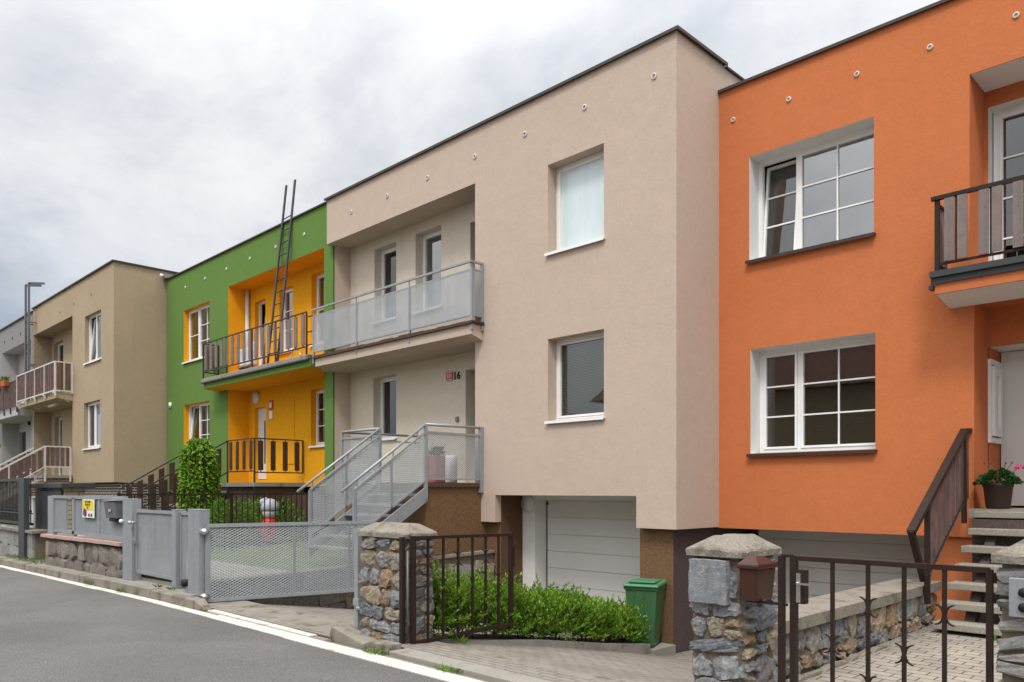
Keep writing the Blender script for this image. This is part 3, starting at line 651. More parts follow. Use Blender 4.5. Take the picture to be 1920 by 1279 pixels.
mb = MB(); mb.disc((-9.98, 10.41, 1.36), (0, -1, 0), .15, .05, 20); mb.lathe((-9.98, 10.36, 1.36), [(.001, 0), (.001, .001)], 4); build('wall_lamp', mb, 'pvc_reveal', H)
mb = MB(); mb.box(-9.815, -9.80, 10.72, 10.735, -.75, 1.36); mb.disc((-9.79, 10.73, 1.36), (0, -1, 0), .022, .03, 10); build('door_seal', mb, 'black', H)
# balcony slab, tiles and rail
mb = MB(); mb.hexa([(-15.75, 9.42, 4.42), (-10.45, 9.42, 4.42), (-10.45, 9.698, 4.33), (-15.75, 9.698, 4.33)], [(-15.75, 9.42, 4.60), (-10.45, 9.42, 4.60), (-10.45, 9.698, 4.60), (-15.75, 9.698, 4.60)])
mb.box(-15.655, -10.665, 9.702, 10.298, 4.33, 4.60)
bal = build('balcony', mb, 'beige_plaster', H)
mb = MB(); mb.box(-15.80, -10.41, 9.37, 9.697, 4.602, 4.625); mb.box(-15.65, -10.67, 9.70, 10.295, 4.602, 4.63)
rg = random.Random(11); x = -15.78
while x < -10.5: mb.box(x, x + .19, 9.385, 9.68, 4.626, 4.655 + rg.uniform(0, .02)); x += .2
build('floor_tiles', mb, 'umber_paint', bal)
zr = 5.72; fm = MB(); em = MB(); yb = 9.43
pxs = [-15.83, -14.10, -12.27, -10.45]
fm.bar((-15.85, yb - .03, zr), (-10.42, yb - .03, zr), .045, .035); fm.bar((-10.44, yb - .03, zr), (-10.44, 9.69, zr), .045, .035)
for p_ in pxs: fm.bar((p_, yb, 4.50), (p_, yb, 5.60), .045); fm.bar((p_, yb - .01, 5.6), (p_, yb - .01, zr), .015)
fm.bar((-10.44, 9.67, 4.50), (-10.44, 9.67, 5.72), .05)
for a, b in zip(pxs, pxs[1:]):
    fm.bar((a + .025, yb, 5.58), (b - .025, yb, 5.58), .03); fm.bar((a + .025, yb, 4.76), (b - .025, yb, 4.76), .03)
    expanded(em, (a + .02, yb - .012, 4.76), X_, b - a - .04, .82, pu=.045, pv=.026, t=.0185)
fm.bar((-10.44, yb, 5.58), (-10.44, 9.65, 5.58), .03); fm.bar((-10.44, yb, 4.76), (-10.44, 9.65, 4.76), .03); expanded(em, (-10.43, yb + .02, 4.76), Y_, .22, .82, pu=.045, pv=.026, t=.0185)
build('railing', fm, 'galv', bal); build('mesh_panel', em, 'galv_mesh_clean', bal)
# landing + steel stairs towards the street
mb = MB(); mb.m = 0; mb.box(-13.0, -10.5, 8.42, 10.29, -.8, 1.66)
mb.m = 1; mb.box(-13.06, -10.45, 8.36, 10.295, 1.662, 1.74)
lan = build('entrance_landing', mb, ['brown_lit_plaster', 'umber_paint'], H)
fm = MB(); em = MB()
slope = .64
def stair_side(x):
    fm = MB(); em = MB()
    fm.hexa([(x - .012, 8.42, 1.43), (x + .012, 8.42, 1.43), (x + .012, 8.42, 1.69), (x - .012, 8.42, 1.69)][::1], [(x - .012, 6.93, 1.43 - slope * 1.49), (x + .012, 6.93, 1.43 - slope * 1.49), (x + .012, 6.93, 1.69 - slope * 1.49), (x - .012, 6.93, 1.69 - slope * 1.49)])
    top = V((x, 8.38, 2.73)); bot = V((x, 6.83, 1.655)); fm.tube([bot - V((0, .12, .075)), top], .024, 8)
    a = V((x, 8.38, 2.60)); b = V((x, 6.95, 1.61))
    fm.bar(a, b, .035); fm.bar(b, (x, 6.95, .42), .045); fm.bar((x, 8.38, 1.45), a + V((0, 0, .12)), .05)
    fm.bar((x, 6.95, .86), (x, 8.38, 1.78), .03); fm.bar((x, 7.66, 1.30), (x, 7.66, 2.10), .03)
    expanded(em, (x + .006, 6.97, .88), V((0, 1, (1.78 - .86) / 1.43)), 1.40, .75, pu=.05, pv=.028, t=.0125, nrm=(1, 0, 0))
    for y_ in (7.0, 7.7, 8.2): fm.bar((x, y_, 1.61 + (y_ - 6.95) * .692), (x, y_, 1.655 + (y_ - 6.83) * .694), .015)
    build('stair_railing', fm, 'galv', lan); build('mesh_panel', em, 'galv_mesh', lan)
stair_side(-10.46); stair_side(-11.79)
fm.tube([(-10.46, 8.38, 2.73), (-10.46, 9.68, 2.74)], .024, 8); fm.bar((-10.46, 9.66, 1.56), (-10.46, 9.66, 2.76), .07); fm.bar((-10.46, 8.38, 2.60), (-10.46, 9.66, 2.60), .035); fm.bar((-10.46, 8.38, 1.80), (-10.46, 9.66, 1.80), .03)
expanded(em, (-10.455, 8.41, 1.80), Y_, 1.22, .80, pu=.05, pv=.028, t=.0125, nrm=(1, 0, 0))
build('railing', fm, 'galv', lan); build('mesh_panel', em, 'galv_mesh', lan); fm = MB(); em = MB()
fm.tube([(-13.03, 10.28, 2.74), (-13.03, 8.38, 2.73), (-11.79, 8.38, 2.73)], .024, 8); fm.bar((-13.03, 8.38, 1.45), (-13.03, 8.38, 2.74), .05); fm.bar((-13.03, 8.38, 2.6), (-11.79, 8.38, 2.6), .035); fm.bar((-13.03, 8.38, 1.80), (-11.79, 8.38, 1.80), .03)
expanded(em, (-13.0, 8.376, 1.80), X_, 1.2, .80, pu=.05, pv=.028, t=.0125)
fm.bar((-13.03, 8.38, 2.6), (-13.03, 10.28, 2.6), .03)
build('railing', fm, 'galv', lan); build('mesh_panel', em, 'galv_mesh', lan)
for i in range(6):
    mb = MB(); z_ = 1.55 - i * .175; y_ = 8.34 - i * .243; mb.box(-11.77, -10.48, y_ - .24, y_, z_ - .035, z_); build('step', mb, 'galv', lan)
# plate and number (things on the wall)
t1 = thing('house_number_plate', (-12.07, 10.28, 3.83), 'small red enamel number plate on the beige house wall', 'sign')
mb = MB(); mb.box(-12.18, -11.97, 10.285, 10.298, 3.82, 4.01); mb.m = 1; mb.box(-12.165, -11.985, 10.281, 10.284, 3.835, 3.845); mb.box(-12.165, -11.985, 10.281, 10.284, 3.985, 3.995); build('plate', mb, ['red_enamel', 'white_paint'], t1)
build('digits', text_mb('521', .10, (-12.075, 10.281, 3.88)), 'white_paint', t1)
build('house_number', text_mb('16', .22, (-11.85, 10.287, 3.83), ext=.01), 'black', None, 'dark numerals 16 beside the red plate on the beige house', 'house number')
mb = MB(); mb.box(-11.88, -11.80, 10.275, 10.298, 2.98, 3.08); mb.m = 1; mb.disc((-11.84, 10.275, 3.05), (0, -1, 0), .014, .006, 8); mb.disc((-11.84, 10.275, 3.01), (0, -1, 0), .014, .006, 8)
build('doorbell', mb, ['mailbox_grey', 'steel'], None, 'small grey doorbell plate beside the beige house door', 'doorbell')
# things on the landing
t1 = thing('flower_box', (-11.2, 9.2, 1.74), 'dark pink box with a plant behind the mesh landing rail', 'planter')
mb = MB(); mb.hexa([(-11.28, 9.05, 1.74), (-11.02, 9.05, 1.74), (-11.02, 9.33, 1.74), (-11.28, 9.33, 1.74)], [(-11.31, 9.02, 2.24), (-10.99, 9.02, 2.24), (-10.99, 9.36, 2.24), (-11.31, 9.36, 2.24)]); build('box', mb, 'pink_cloth', t1, bevel=.015)
mb = MB()
for i in range(90): leaf(mb, V((rnd.uniform(-11.25, -11.05), rnd.uniform(9.08, 9.3), rnd.uniform(2.22, 2.36))), (rnd.gauss(0, 1), rnd.gauss(0, 1), .9), .10, .05)
build('plant', mb, 'leaf_dark', t1)
mb = MB(); mb.lathe((-10.82, 9.26, 1.74), [(.10, 0), (.11, .02), (.11, .46), (.10, .50), (.085, .50), (.085, .44)], 18); build('white_bucket', mb, 'white_paint', None, 'tall white bucket on the landing beside the dark pink box', 'bucket')

# ================================================================= GREEN HOUSE
H = thing('green_house', (-20.5, 9.85, -.3), 'green plastered row house with bright yellow loggia and window reveals', 'house')
mb = MB(); GM = ['green_plaster', 'yellow_plaster', 'umber_paint', 'dim_room', 'dark_grey_plaster', 'concrete']
wallY(mb, 9.85, -25.41, -15.70, 1.55, 8.30, [(-24.10, -22.28, 5.53, 7.12, .16, 1), (-24.10, -22.28, 2.75, 4.22, .16, 1), (-21.07, -16.08, 4.75, 7.30, .60, 1), (-21.07, -16.06, 1.3, 4.42, .60, 1)])
front = mb; mb = MB()
wallY(mb, 10.45, -21.07, -16.06, 1.7, 7.30, [(-20.69, -20.08, 4.80, 6.9, .12, 1), (-19.3, -18.60, 5.30, 7.0, .12, 1), (-17.66, -16.8, 5.30, 7.09, .15, 1), (-20.69, -20.03, 1.9, 3.92, .12, 1), (-17.69, -16.8, 2.74, 4.16, .15, 1)], 1)
build('loggia_wall', mb, GM, H); mb = front
mb.m = 2; mb.quad((-25.41, 9.90, -1), (-15.7, 9.90, -1), (-15.7, 9.90, 1.55), (-25.41, 9.90, 1.55)); mb.quad((-15.70, 9.9, -1), (-15.70, 10.3, -1), (-15.70, 10.3, 1.6), (-15.70, 9.9, 1.6))
mb.m = 0; mb.quad((-15.70, 9.85, 1.55), (-15.70, 10.4, 1.55), (-15.70, 10.4, 8.2), (-15.70, 9.85, 8.2))
mb.m = 3; mb.quad((-25.4, 12.2, -1), (-15.7, 12.2, -1), (-15.7, 12.2, 8.1), (-25.4, 12.2, 8.1)); mb.box(-25.3, -15.8, 10.65, 12.1, 4.4, 4.7); mb.quad((-25.3, 10, 8.1), (-15.8, 10, 8.1), (-15.8, 12.1, 8.1), (-25.3, 12.1, 8.1)); mb.box(-21.2, -21.1, 10.5, 12.1, 1.5, 8.1)
mb.m = 4; mb.quad((-25.4, 20, -1), (-25.4, 20, 8.2), (-15.7, 20, 8.2), (-15.7, 20, -1))
build('wall', mb, GM, H)
mb = MB(); mb.box(-25.41, -15.73, 9.95, 20, 8.22, 8.26); build('roof', mb, 'roof_felt', H)
mb = MB(); mb.box(-25.41, -15.77, 9.80, 10.1, 8.302, 8.335); build('roof_edge', mb, 'roof_edge', H)
window(H, 10.01, -24.10, -22.28, 5.53, 7.12, [(0, .42, 1, 0, 0), (.42, 1, 2, 1, 0)], cover=('drape', 'curtain', (.4, 1)), pane='coated_glass', wall_y=9.85)
window(H, 10.01, -24.10, -22.28, 2.75, 4.22, [(0, .42, 0, 0, 5), (.42, 1, 2, 1, 0)], cover=('drape', 'curtain', (.45, 1)), wall_y=9.85)
window(H, 10.57, -20.69, -20.08, 4.82, 6.9, [(0, 1, 0, 0, 6)], sill=None, name='balcony_door'); window(H, 10.57, -19.3, -18.60, 5.30, 7.0, [(0, 1, 2, 0, 0)], wall_y=10.45, cover=('drape', 'curtain', (.2, 1)), pane='coated_glass')
window(H, 10.60, -17.66, -16.8, 5.30, 7.09, [(0, 1, 1, 0, 0)], wall_y=10.45, cover=('drape', 'curtain', (.5, 1)), pane='coated_glass'); window(H, 10.60, -17.69, -16.8, 2.74, 4.16, [(0, 1, 2, 0, 0)], wall_y=10.45)
mb = MB(); mb.box(-20.69, -20.03, 10.55, 10.60, 1.92, 3.92)
d = build('front_door', mb, 'door_white', H)
mb = MB(); mb.box(-20.32, -20.26, 10.543, 10.549, 2.35, 3.55); mb.box(-20.16, -20.13, 10.52, 10.549, 2.3, 3.3); build('glass_strip', mb, 'black', d)
for i in range(6): vent(H, -23.97 + 1.4 * i, 9.85, 7.82, 'pvc_reveal', 'pvc_reveal', .038)
mb = MB(); mb.disc((-25.11, 9.85, 4.3), (0, -1, 0), .09, .04); build('junction_cover', mb, 'white_paint', H)
mb = MB(); mb.disc((-20.56, 10.45, 4.2), (0, -1, 0), .17, .07, 20); build('wall_lamp', mb, 'pvc_reveal', H)
mb = MB(); mb.tube([(-21.0, 10.38, 4.75), (-21.0, 10.38, 7.3)], .06, 10); build('downpipe', mb, 'pvc_reveal', H)
mb = MB(); mb.box(-19.2, -18.5, 10.435, 10.448, 2.3, 4.05); build('meter_cover', mb, 'yellow_plaster', H)
mb = MB(); mb.box(-19.83, -19.63, 10.42, 10.447, 3.82, 4.06); mb.m = 1; mb.box(-19.81, -19.65, 10.42, 10.447, 3.56, 3.77); mb.m = 2; mb.box(-19.79, -19.67, 10.413, 10.419, 3.86, 4.0); build('house_number_plate', mb, ['red_enamel', 'pvc', 'white_paint'], None, 'red and white number plates beside the green house door', 'sign')
# balcony
mb = MB(); mb.m = 0; mb.hexa([(-21.68, 9.42, 4.46), (-15.98, 9.42, 4.46), (-15.98, 9.848, 4.42), (-21.68, 9.848, 4.42)], [(-21.68, 9.42, 4.62), (-15.98, 9.42, 4.62), (-15.98, 9.848, 4.62), (-21.68, 9.848, 4.62)])
mb.m = 1; mb.quad((-21.68, 9.421, 4.455), (-21.68, 9.847, 4.415), (-15.98, 9.847, 4.415), (-15.98, 9.421, 4.455)); mb.box(-21.06, -16.07, 9.86, 10.44, 4.418, 4.70)
bal = build('balcony', mb, ['green_plaster', 'yellow_plaster'], H)
mb = MB(); mb.box(-21.72, -15.98, 9.36, 9.847, 4.622, 4.735); build('roofing_felt', mb, 'concrete', bal, bevel=.02)
mb = MB(); mb.box(-21.72, -15.98, 9.355, 9.40, 4.60, 4.6215); build('drip_edge', mb, 'iron_black', bal)
def slat_rail(fm, wm, p, q, z0, z1, n, sw, posts=(0, 1), pz=None, th=.025, rt=.03, ends=.05, off=0.0):
    p = V(p); q = V(q); d = q - p; L = d.length; u = d / L; nn = u.cross(Z_).normalized()
    for z in (z0, z1): fm.bar(p + Z_ * z, q + Z_ * z, rt)
    for f in posts:
        b = p + d * f; fm.bar(b + Z_ * (pz if pz is not None else z0), b + Z_ * z1, rt * 1.15)
    for i in range(n):
        c = p + d * ((i + .5) / n) + nn * off
        a = u * sw / 2; t = nn * th / 2; lo = Z_ * (z0 + ends); hi = Z_ * (z1 - ends)
        wm.hexa([c - a + t + lo, c + a + t + lo, c + a - t + lo, c - a - t + lo], [c - a + t + hi, c + a + t + hi, c + a - t + hi, c - a - t + hi])
        fm.bar(c + Z_ * z0, c + lo, .018); fm.bar(c + hi, c + Z_ * z1, .018)
fm = MB(); wm = MB()
slat_rail(fm, wm, (-21.66, 9.40, 0), (-16.1, 9.40, 0), 4.92, 5.72, 17, .13, (0, .26, .52, .74, 1), 4.62)
slat_rail(fm, wm, (-21.66, 9.40, 0), (-21.66, 9.83, 0), 4.92, 5.72, 2, .13, (1,), 4.62)
for z in (4.95, 5.25, 5.6): fm.bar((-16.1, 9.4, z), (-15.86, 9.42, z), .025)
build('railing', fm, 'iron_black', bal); build('slats', wm, 'slat_grey_brown', bal)
mb = MB(); mb.box(-20.05, -19.3, 9.62, 9.86, 4.74, 4.80); mb.box(-20.0, -19.95, 9.64, 9.84, 4.80, 4.88); mb.box(-19.4, -19.35, 9.64, 9.84, 4.80, 4.88); mb.box(-20.05, -19.3, 9.62, 9.86, 4.88, 4.92)
build('pallet', mb, 'wood_pale', None, 'pale wooden pallet lying on the green house balcony', 'pallet')
mb = MB(); mb.box(-20.0, -19.55, 9.66, 9.84, 4.922, 5.38); mb.box(-19.52, -19.32, 9.66, 9.82, 4.922, 5.5); build('white_crate', mb, 'white_paint', None, 'white plastic crate stacked on the balcony pallet', 'crate', bevel=.02)
mb = MB(); pts = [(-16.9 + .03 * i, 9.43 + .01 * math.sin(i), 4.76 + .22 * math.sin(math.pi * i / 16)) for i in range(17)]; mb.tube(pts, .016, 6); build('hose', mb, 'pvc_reveal', None, 'short white hose looped over the green balcony edge', 'hose')
# entrance landing and stairs
mb = MB(); mb.m = 0; mb.box(-21.1, -17.99, 9.12, 10.44, -.3, 1.70); mb.m = 1; mb.box(-21.1, -17.93, 9.04, 10.445, 1.702, 1.80); mb.m = 2; mb.box(-19.4, -17.99, 9.08, 9.117, -.2, 1.30)
for i in range(6): mb.box(-19.38 + i * .24, -19.38 + i * .24 + .22, 9.06, 9.079, -.2, 1.30)
lan = build('entrance_landing', mb, ['umber_paint', 'concrete', 'umber_paint'], H)
mb = MB(); mb.box(-17.988, -17.975, 9.5, 10.4, .2, 1.35); build('cellar_window', mb, 'black', H)
fm = MB(); wm = MB()
slat_rail(fm, wm, (-19.42, 9.06, 0), (-17.96, 9.06, 0), 2.08, 2.88, 4, .13, (0, 1), 1.50)
wm2 = MB(); slat_rail(fm, wm, (-17.96, 9.06, 0), (-17.96, 10.38, 0), 2.05, 2.88, 4, .125, (1,))
build('railing', fm, 'iron_black', lan); build('slats', wm, 'slat_brown', lan)
for x in (-19.42, -21.02):
    fm = MB(); wm = MB(); fm.bar((x, 9.06, 2.88), (x, 6.95, 1.62), .03); fm.bar((x, 9.06, 2.08), (x, 6.95, .82), .03); fm.bar((x, 7.15, .45), (x, 7.15, 1.73), .03); fm.bar((x, 9.06, 1.6), (x, 9.06, 2.88), .03)
    for i in range(7):
        y_ = 8.82 - i * .27; zt = 2.88 - (9.06 - y_) * .597; wm.hexa([(x - .012, y_ - .07, zt - .80), (x + .012, y_ - .07, zt - .80), (x + .012, y_ + .07, zt - .76), (x - .012, y_ + .07, zt - .76)], [(x - .012, y_ - .07, zt - .10), (x + .012, y_ - .07, zt - .10), (x + .012, y_ + .07, zt - .05), (x - .012, y_ + .07, zt - .05)])
    build('stair_railing', fm, 'iron_black', lan); build('slats', wm, 'slat_brown', lan)
for i in range(7):
    mb = MB(); z_ = 1.60 - i * .18; mb.box(-20.98, -19.46, 8.77 - i * .29, 9.05 - i * .29, z_ - .06, z_); build('step', mb, 'concrete', lan)
# ladder leaning on the roof edge
lad = thing('ladder', (-17.9, 9.5, 4.74), 'dark grey ladder leaning from green house balcony against the roof edge', 'ladder')
mb = MB(); A0, A1 = V((-18.18, 9.52, 4.74)), V((-17.93, 9.90, 9.28)); B0, B1 = V((-17.68, 9.52, 4.74)), V((-17.50, 9.90, 9.30))
mb.bar(A0, A1, .035, .06); mb.bar(B0, B1, .035, .06); build('rails', mb, 'slat_brown' if 0 else 'anthracite', lad)
for i in range(12):
    f = .06 + i * .068; mb = MB(); mb.tube([A0.lerp(A1, f), B0.lerp(B1, f)], .014, 6); build('rung', mb, 'anthracite', lad)

# ================================================================= ORANGE HOUSE
H = thing('orange_house', (-2, 10.89, -.8), 'bright orange plastered row house with white gridded windows and brown balcony', 'house')
mb = MB(); OM = ['orange_plaster', 'pvc_reveal', 'umber_paint', 'dim_room', 'dark_grey_plaster', 'white_plaster']
wallY(mb, 10.89, -6.36, 4.0, 1.02, 7.78, [(-5.82, -4.0, 5.07, 6.64, .30, 1), (-5.80, -3.98, 2.16, 3.73, .30, 1), (-2.85, 3.0, 3.96, 6.77, .64, 0), (-2.80, 3.0, .9, 3.95, .64, 0)])
wallY(mb, 11.53, -2.85, 3.0, 3.9, 6.77, [(-2.80, -1.9, 4.25, 6.56, .2, 1), (-1.4, .2, 5.1, 6.56, .2, 1)])
wallY(mb, 11.53, -2.80, 3.0, 1.36, 3.9, [(-2.81, -1.6, 1.38, 3.46, .57, 0)])
mb.m = 0; mb.quad((-2.795, 11.53, 1.3), (-2.795, 12.1, 1.3), (-2.795, 12.1, 3.46), (-2.795, 11.53, 3.46))
mb.m = 1; mb.quad((-2.84, 10.9, 6.768), (2.99, 10.9, 6.768), (2.99, 11.52, 6.768), (-2.84, 11.52, 6.768)); mb.quad((-2.79, 11.54, 3.458), (-1.61, 11.54, 3.458), (-1.61, 12.09, 3.458), (-2.79, 12.09, 3.458))
mb.m = 4; mb.quad((-6.36, 10.89, 1.02), (4, 10.89, 1.02), (4, 12.9, 1.02), (-6.36, 12.9, 1.02)); mb.quad((-6.36, 12.9, -1), (-2.8, 12.9, -1), (-2.8, 12.9, 1.02), (-6.36, 12.9, 1.02))
mb.m = 0; mb.quad((-2.80, 10.89, -1), (-2.80, 12.9, -1), (-2.80, 12.9, 1.3), (-2.80, 10.89, 1.3)); mb.quad((-3.3, 10.95, -1), (-2.80, 10.95, -1), (-2.80, 10.95, 1.02), (-3.3, 10.95, 1.02)); mb.m = 2; mb.quad((-2.8, 12.0, -1), (4, 12.0, -1), (4, 12.0, 1.36), (-2.8, 12.0, 1.36))
mb.m = 3; mb.quad((-6.3, 13, 1), (4, 13, 1), (4, 13, 7.7), (-6.3, 13, 7.7)); mb.box(-6.3, 3.9, 11.9, 12.95, 3.9, 4.2); mb.quad((-6.3, 11, 7.7), (4, 11, 7.7), (4, 13, 7.7), (-6.3, 13, 7.7)); mb.box(-2.95, -2.88, 10.95, 12.9, 1.1, 7.6); mb.box(-6.2, -2.96, 10.95, 12.9, 3.95, 4.2)
mb.m = 4; mb.quad((-6.3, 20, -1), (-6.3, 20, 7.7), (4, 20, 7.7), (4, 20, -1)); mb.quad((4, 10.89, -1), (4, 20, -1), (4, 20, 7.78), (4, 10.89, 7.78))
build('wall', mb, OM, H)
mb = MB(); mb.box(-6.33, 4, 11.0, 20, 7.72, 7.76); build('roof', mb, 'roof_felt', H)
mb = MB(); mb.box(-6.325, 4.05, 10.84, 11.1, 7.782, 7.812); mb.box(-6.325, 4.05, 10.84, 10.855, 7.768, 7.781); build('roof_edge', mb, 'roof_edge', H)
window(H, 11.19, -5.82, -4.0, 5.07, 6.64, [(0, .33, 2, 0, 6), (.33, 1, 2, 1, 0)], 'sill_brown', ('panel', 'blind_sky_tint', (.36, 1)), .06, .07, pane=('glass', 'coated_glass'), wall_y=10.89, label='upper window with tilted left sash')
window(H, 11.19, -5.80, -3.98, 2.16, 3.73, [(0, .33, 2, 0, 0), (.33, 1, 2, 1, 0)], 'sill_brown', ('slats', 'blind_dark', .97), .065, .07, wall_y=10.89)
window(H, 11.73, -2.79, -1.9, 4.25, 6.56, [(0, 1, 3, 1, 0)], None, None, .07, name='balcony_door'); window(H, 11.73, -1.4, .2, 5.1, 6.56, [(0, .5, 1, 0, 0), (.5, 1, 1, 0, 0)], 'sill_brown', None, .06, wall_y=11.53)
for x in (-6.08, -5.19, -4.22, -3.3, -2.35, -1.4): vent(H, x, 10.89, 7.29, 'rust_vent', 'beige_vent', .036)
mb = MB(); mb.box(-2.78, -1.62, 12.06, 12.11, 1.40, 3.45)
d = build('front_door', mb, 'door_white', H)
mb = MB()
for (za, zb) in ((2.05, 2.38), (2.42, 2.75)): mb.hexa([(-2.38, 12.035, za), (-2.02, 12.035, za), (-2.02, 12.058, za), (-2.38, 12.058, za)], [(-2.42 if za > 2.3 else -2.44, 12.035, zb), (-2.02, 12.035, zb), (-2.02, 12.058, zb), (-2.42, 12.058, zb)])
build('door_panel', mb, 'pvc', d, bevel=.01)
mb = MB(); mb.box(-2.30, -2.05, 12.02, 12.034, 2.12, 2.30); mb.box(-2.30, -2.05, 12.02, 12.034, 2.48, 2.66); build('door_light', mb, 'black', d)
mb = MB()   # small casement in the side wall of the porch
mb.box(-2.795, -2.76, 11.48, 11.54, 2.22, 3.30); mb.box(-2.795, -2.76, 11.98, 12.04, 2.22, 3.30); mb.box(-2.795, -2.76, 11.54, 11.98, 2.22, 2.29); mb.box(-2.795, -2.76, 11.54, 11.98, 3.23, 3.30)
mb.box(-2.79, -2.735, 11.56, 11.66, 2.31, 3.21); mb.box(-2.79, -2.735, 11.87, 11.97, 2.31, 3.21); mb.box(-2.79, -2.735, 11.66, 11.87, 2.31, 2.42); mb.box(-2.79, -2.735, 11.66, 11.87, 3.10, 3.21); mb.m = 1; mb.box(-2.785, -2.77, 11.66, 11.87, 2.42, 3.10)
build('side_window', mb, ['pvc', 'pvc_reveal'], H)
mb = MB(); z = -.9
while z < .9: mb.box(-6.24, -3.3, 12.0, 12.04, z + .005, z + .21); z += .215
mb.box(-6.26, -3.3, 12.02, 12.05, -.9, 1.0)
d = build('garage_door', mb, 'garage_grey', H); mb = MB(); mb.box(-6.30, -6.26, 11.95, 12.05, -.9, 1.0); mb.box(-6.36, -6.30, 11.98, 12.2, .55, .98); build('door_track', mb, 'anthracite', d)
# balcony
mb = MB(); mb.m = 0; mb.hexa([(-3.08, 10.33, 3.98), (3, 10.33, 3.98), (3, 10.888, 3.90), (-3.08, 10.888, 3.90)], [(-3.08, 10.33, 4.17), (3, 10.33, 4.17), (3, 10.888, 4.17), (-3.08, 10.888, 4.17)]); mb.m = 1
mb.quad((-3.07, 10.34, 3.976), (-3.07, 10.887, 3.896), (3, 10.887, 3.896), (3, 10.34, 3.976)); mb.box(-2.79, 3, 10.9, 11.52, 3.955, 4.17)
bal = build('balcony', mb, ['orange_plaster', 'pvc_reveal'], H)
mb = MB(); mb.box(-3.12, 3, 10.26, 10.885, 4.173, 4.245); mb.box(-3.10, 3, 10.30, 10.32, 4.10, 4.172); build('drip_edge', mb, 'anthracite', bal)
fm = MB(); wm = MB()
fm.bar((-3.12, 10.34, 5.14), (3, 10.34, 5.14), .055, .045); fm.bar((-3.06, 10.37, 5.07), (-3.06, 10.87, 5.07), .03, .03); fm.bar((-3.08, 10.35, 4.34), (3, 10.35, 4.34), .02, .03); fm.bar((-3.06, 10.37, 4.34), (-3.06, 10.87, 4.34), .03, .03)
for p_ in (-3.06, -2.0, -1.0, 0, 1, 2): fm.bar((p_, 10.36, 4.2), (p_, 10.36, 5.13), .05, .05)
for i, p_ in enumerate((-2.92, -2.78, -2.555, -2.42, -2.21, -2.09, -1.87, -1.74, -1.52, -1.39)):
    wm.box(p_ - .052, p_ + .052, 10.315, 10.335, 4.36, 5.11)
    if i % 2 == 0: fm.bar((p_ + .068, 10.35, 4.33), (p_ + .068, 10.35, 5.13), .018)
for q in (10.55, 10.72): wm.box(-3.085, -3.065, q - .05, q + .05, 4.37, 5.06)
build('railing', fm, 'iron_brown', bal); build('slats', wm, 'slat_grey_brown', bal)
mb = MB(); mb.box(-3.14, -3.09, 10.30, 10.42, 4.04, 4.09); mb.box(-3.12, -3.10, 10.32, 10.36, 4.05, 4.17); build('gutter_end', mb, 'iron_black', bal)
# porch landing and open concrete-slab stairs
mb = MB(); mb.m = 0; mb.box(-2.79, 3, 10.62, 12.05, 1.27, 1.38); mb.m = 1; mb.box(-2.6, 3, 11.0, 11.9, -.2, 1.268); mb.m = 2
lan = build('entrance_landing', mb, ['terrazzo', 'black'], H)
rg = random.Random(5)
for i in range(7):
    z_ = .175 + i * .196; y_ = 9.24 + i * .213; x_ = -2.78 + i * .012
    mb = MB(); mb.box(x_, -1.1, y_, y_ + .31, z_ - .075, z_); build('step', mb, 'terrazzo', lan, bevel=.008)
mb = MB()
for x in (-2.55, -1.9, -1.3): mb.hexa([(x, 9.30, -.05), (x + .1, 9.30, -.05), (x + .1, 9.5, -.05), (x, 9.5, -.05)], [(x, 10.6, 1.24), (x + .1, 10.6, 1.24), (x + .1, 10.7, 1.24), (x, 10.7, 1.24)])
build('stringer', mb, 'purple_brown_plaster', lan)
mb = MB(); mb.box(-2.72, 2.9, 10.50, 10.61, -.2, 1.26); build('back_wall', mb, 'purple_brown_plaster', lan)
fm = MB(); wm = MB(); xr = -2.86
fm.bar((xr, 8.82, 1.16), (xr, 10.72, 2.34), .085, .05); fm.bar((xr, 8.82, 1.18), (xr, 9.22, .62), .06, .06); fm.bar((xr, 10.72, 2.34), (xr, 10.94, 2.35), .085, .05)
fm.bar((xr, 9.34, .35), (xr, 9.34, 1.47), .05, .05); fm.bar((xr, 10.70, 1.2), (xr, 10.70, 2.33), .05, .05); fm.bar((xr, 9.25, .62), (xr, 10.72, 1.52), .025, .025)
for i in range(7):
    y_ = 9.52 + i * .175; zt = 1.16 + (y_ - 8.82) * .621 - .03
    wm.hexa([(xr - .011, y_ - .065, zt - .84 - .04), (xr + .011, y_ - .065, zt - .84 - .04), (xr + .011, y_ + .065, zt - .84 + .04), (xr - .011, y_ + .065, zt - .84 + .04)], [(xr - .011, y_ - .065, zt - .04), (xr + .011, y_ - .065, zt - .04), (xr + .011, y_ + .065, zt + .04), (xr - .011, y_ + .065, zt + .04)])
wm.box(xr - .01, xr + .01, 10.78, 10.86, 1.5, 2.3)
build('railing', fm, 'iron_brown', lan); build('slats', wm, 'slat_wine', lan)
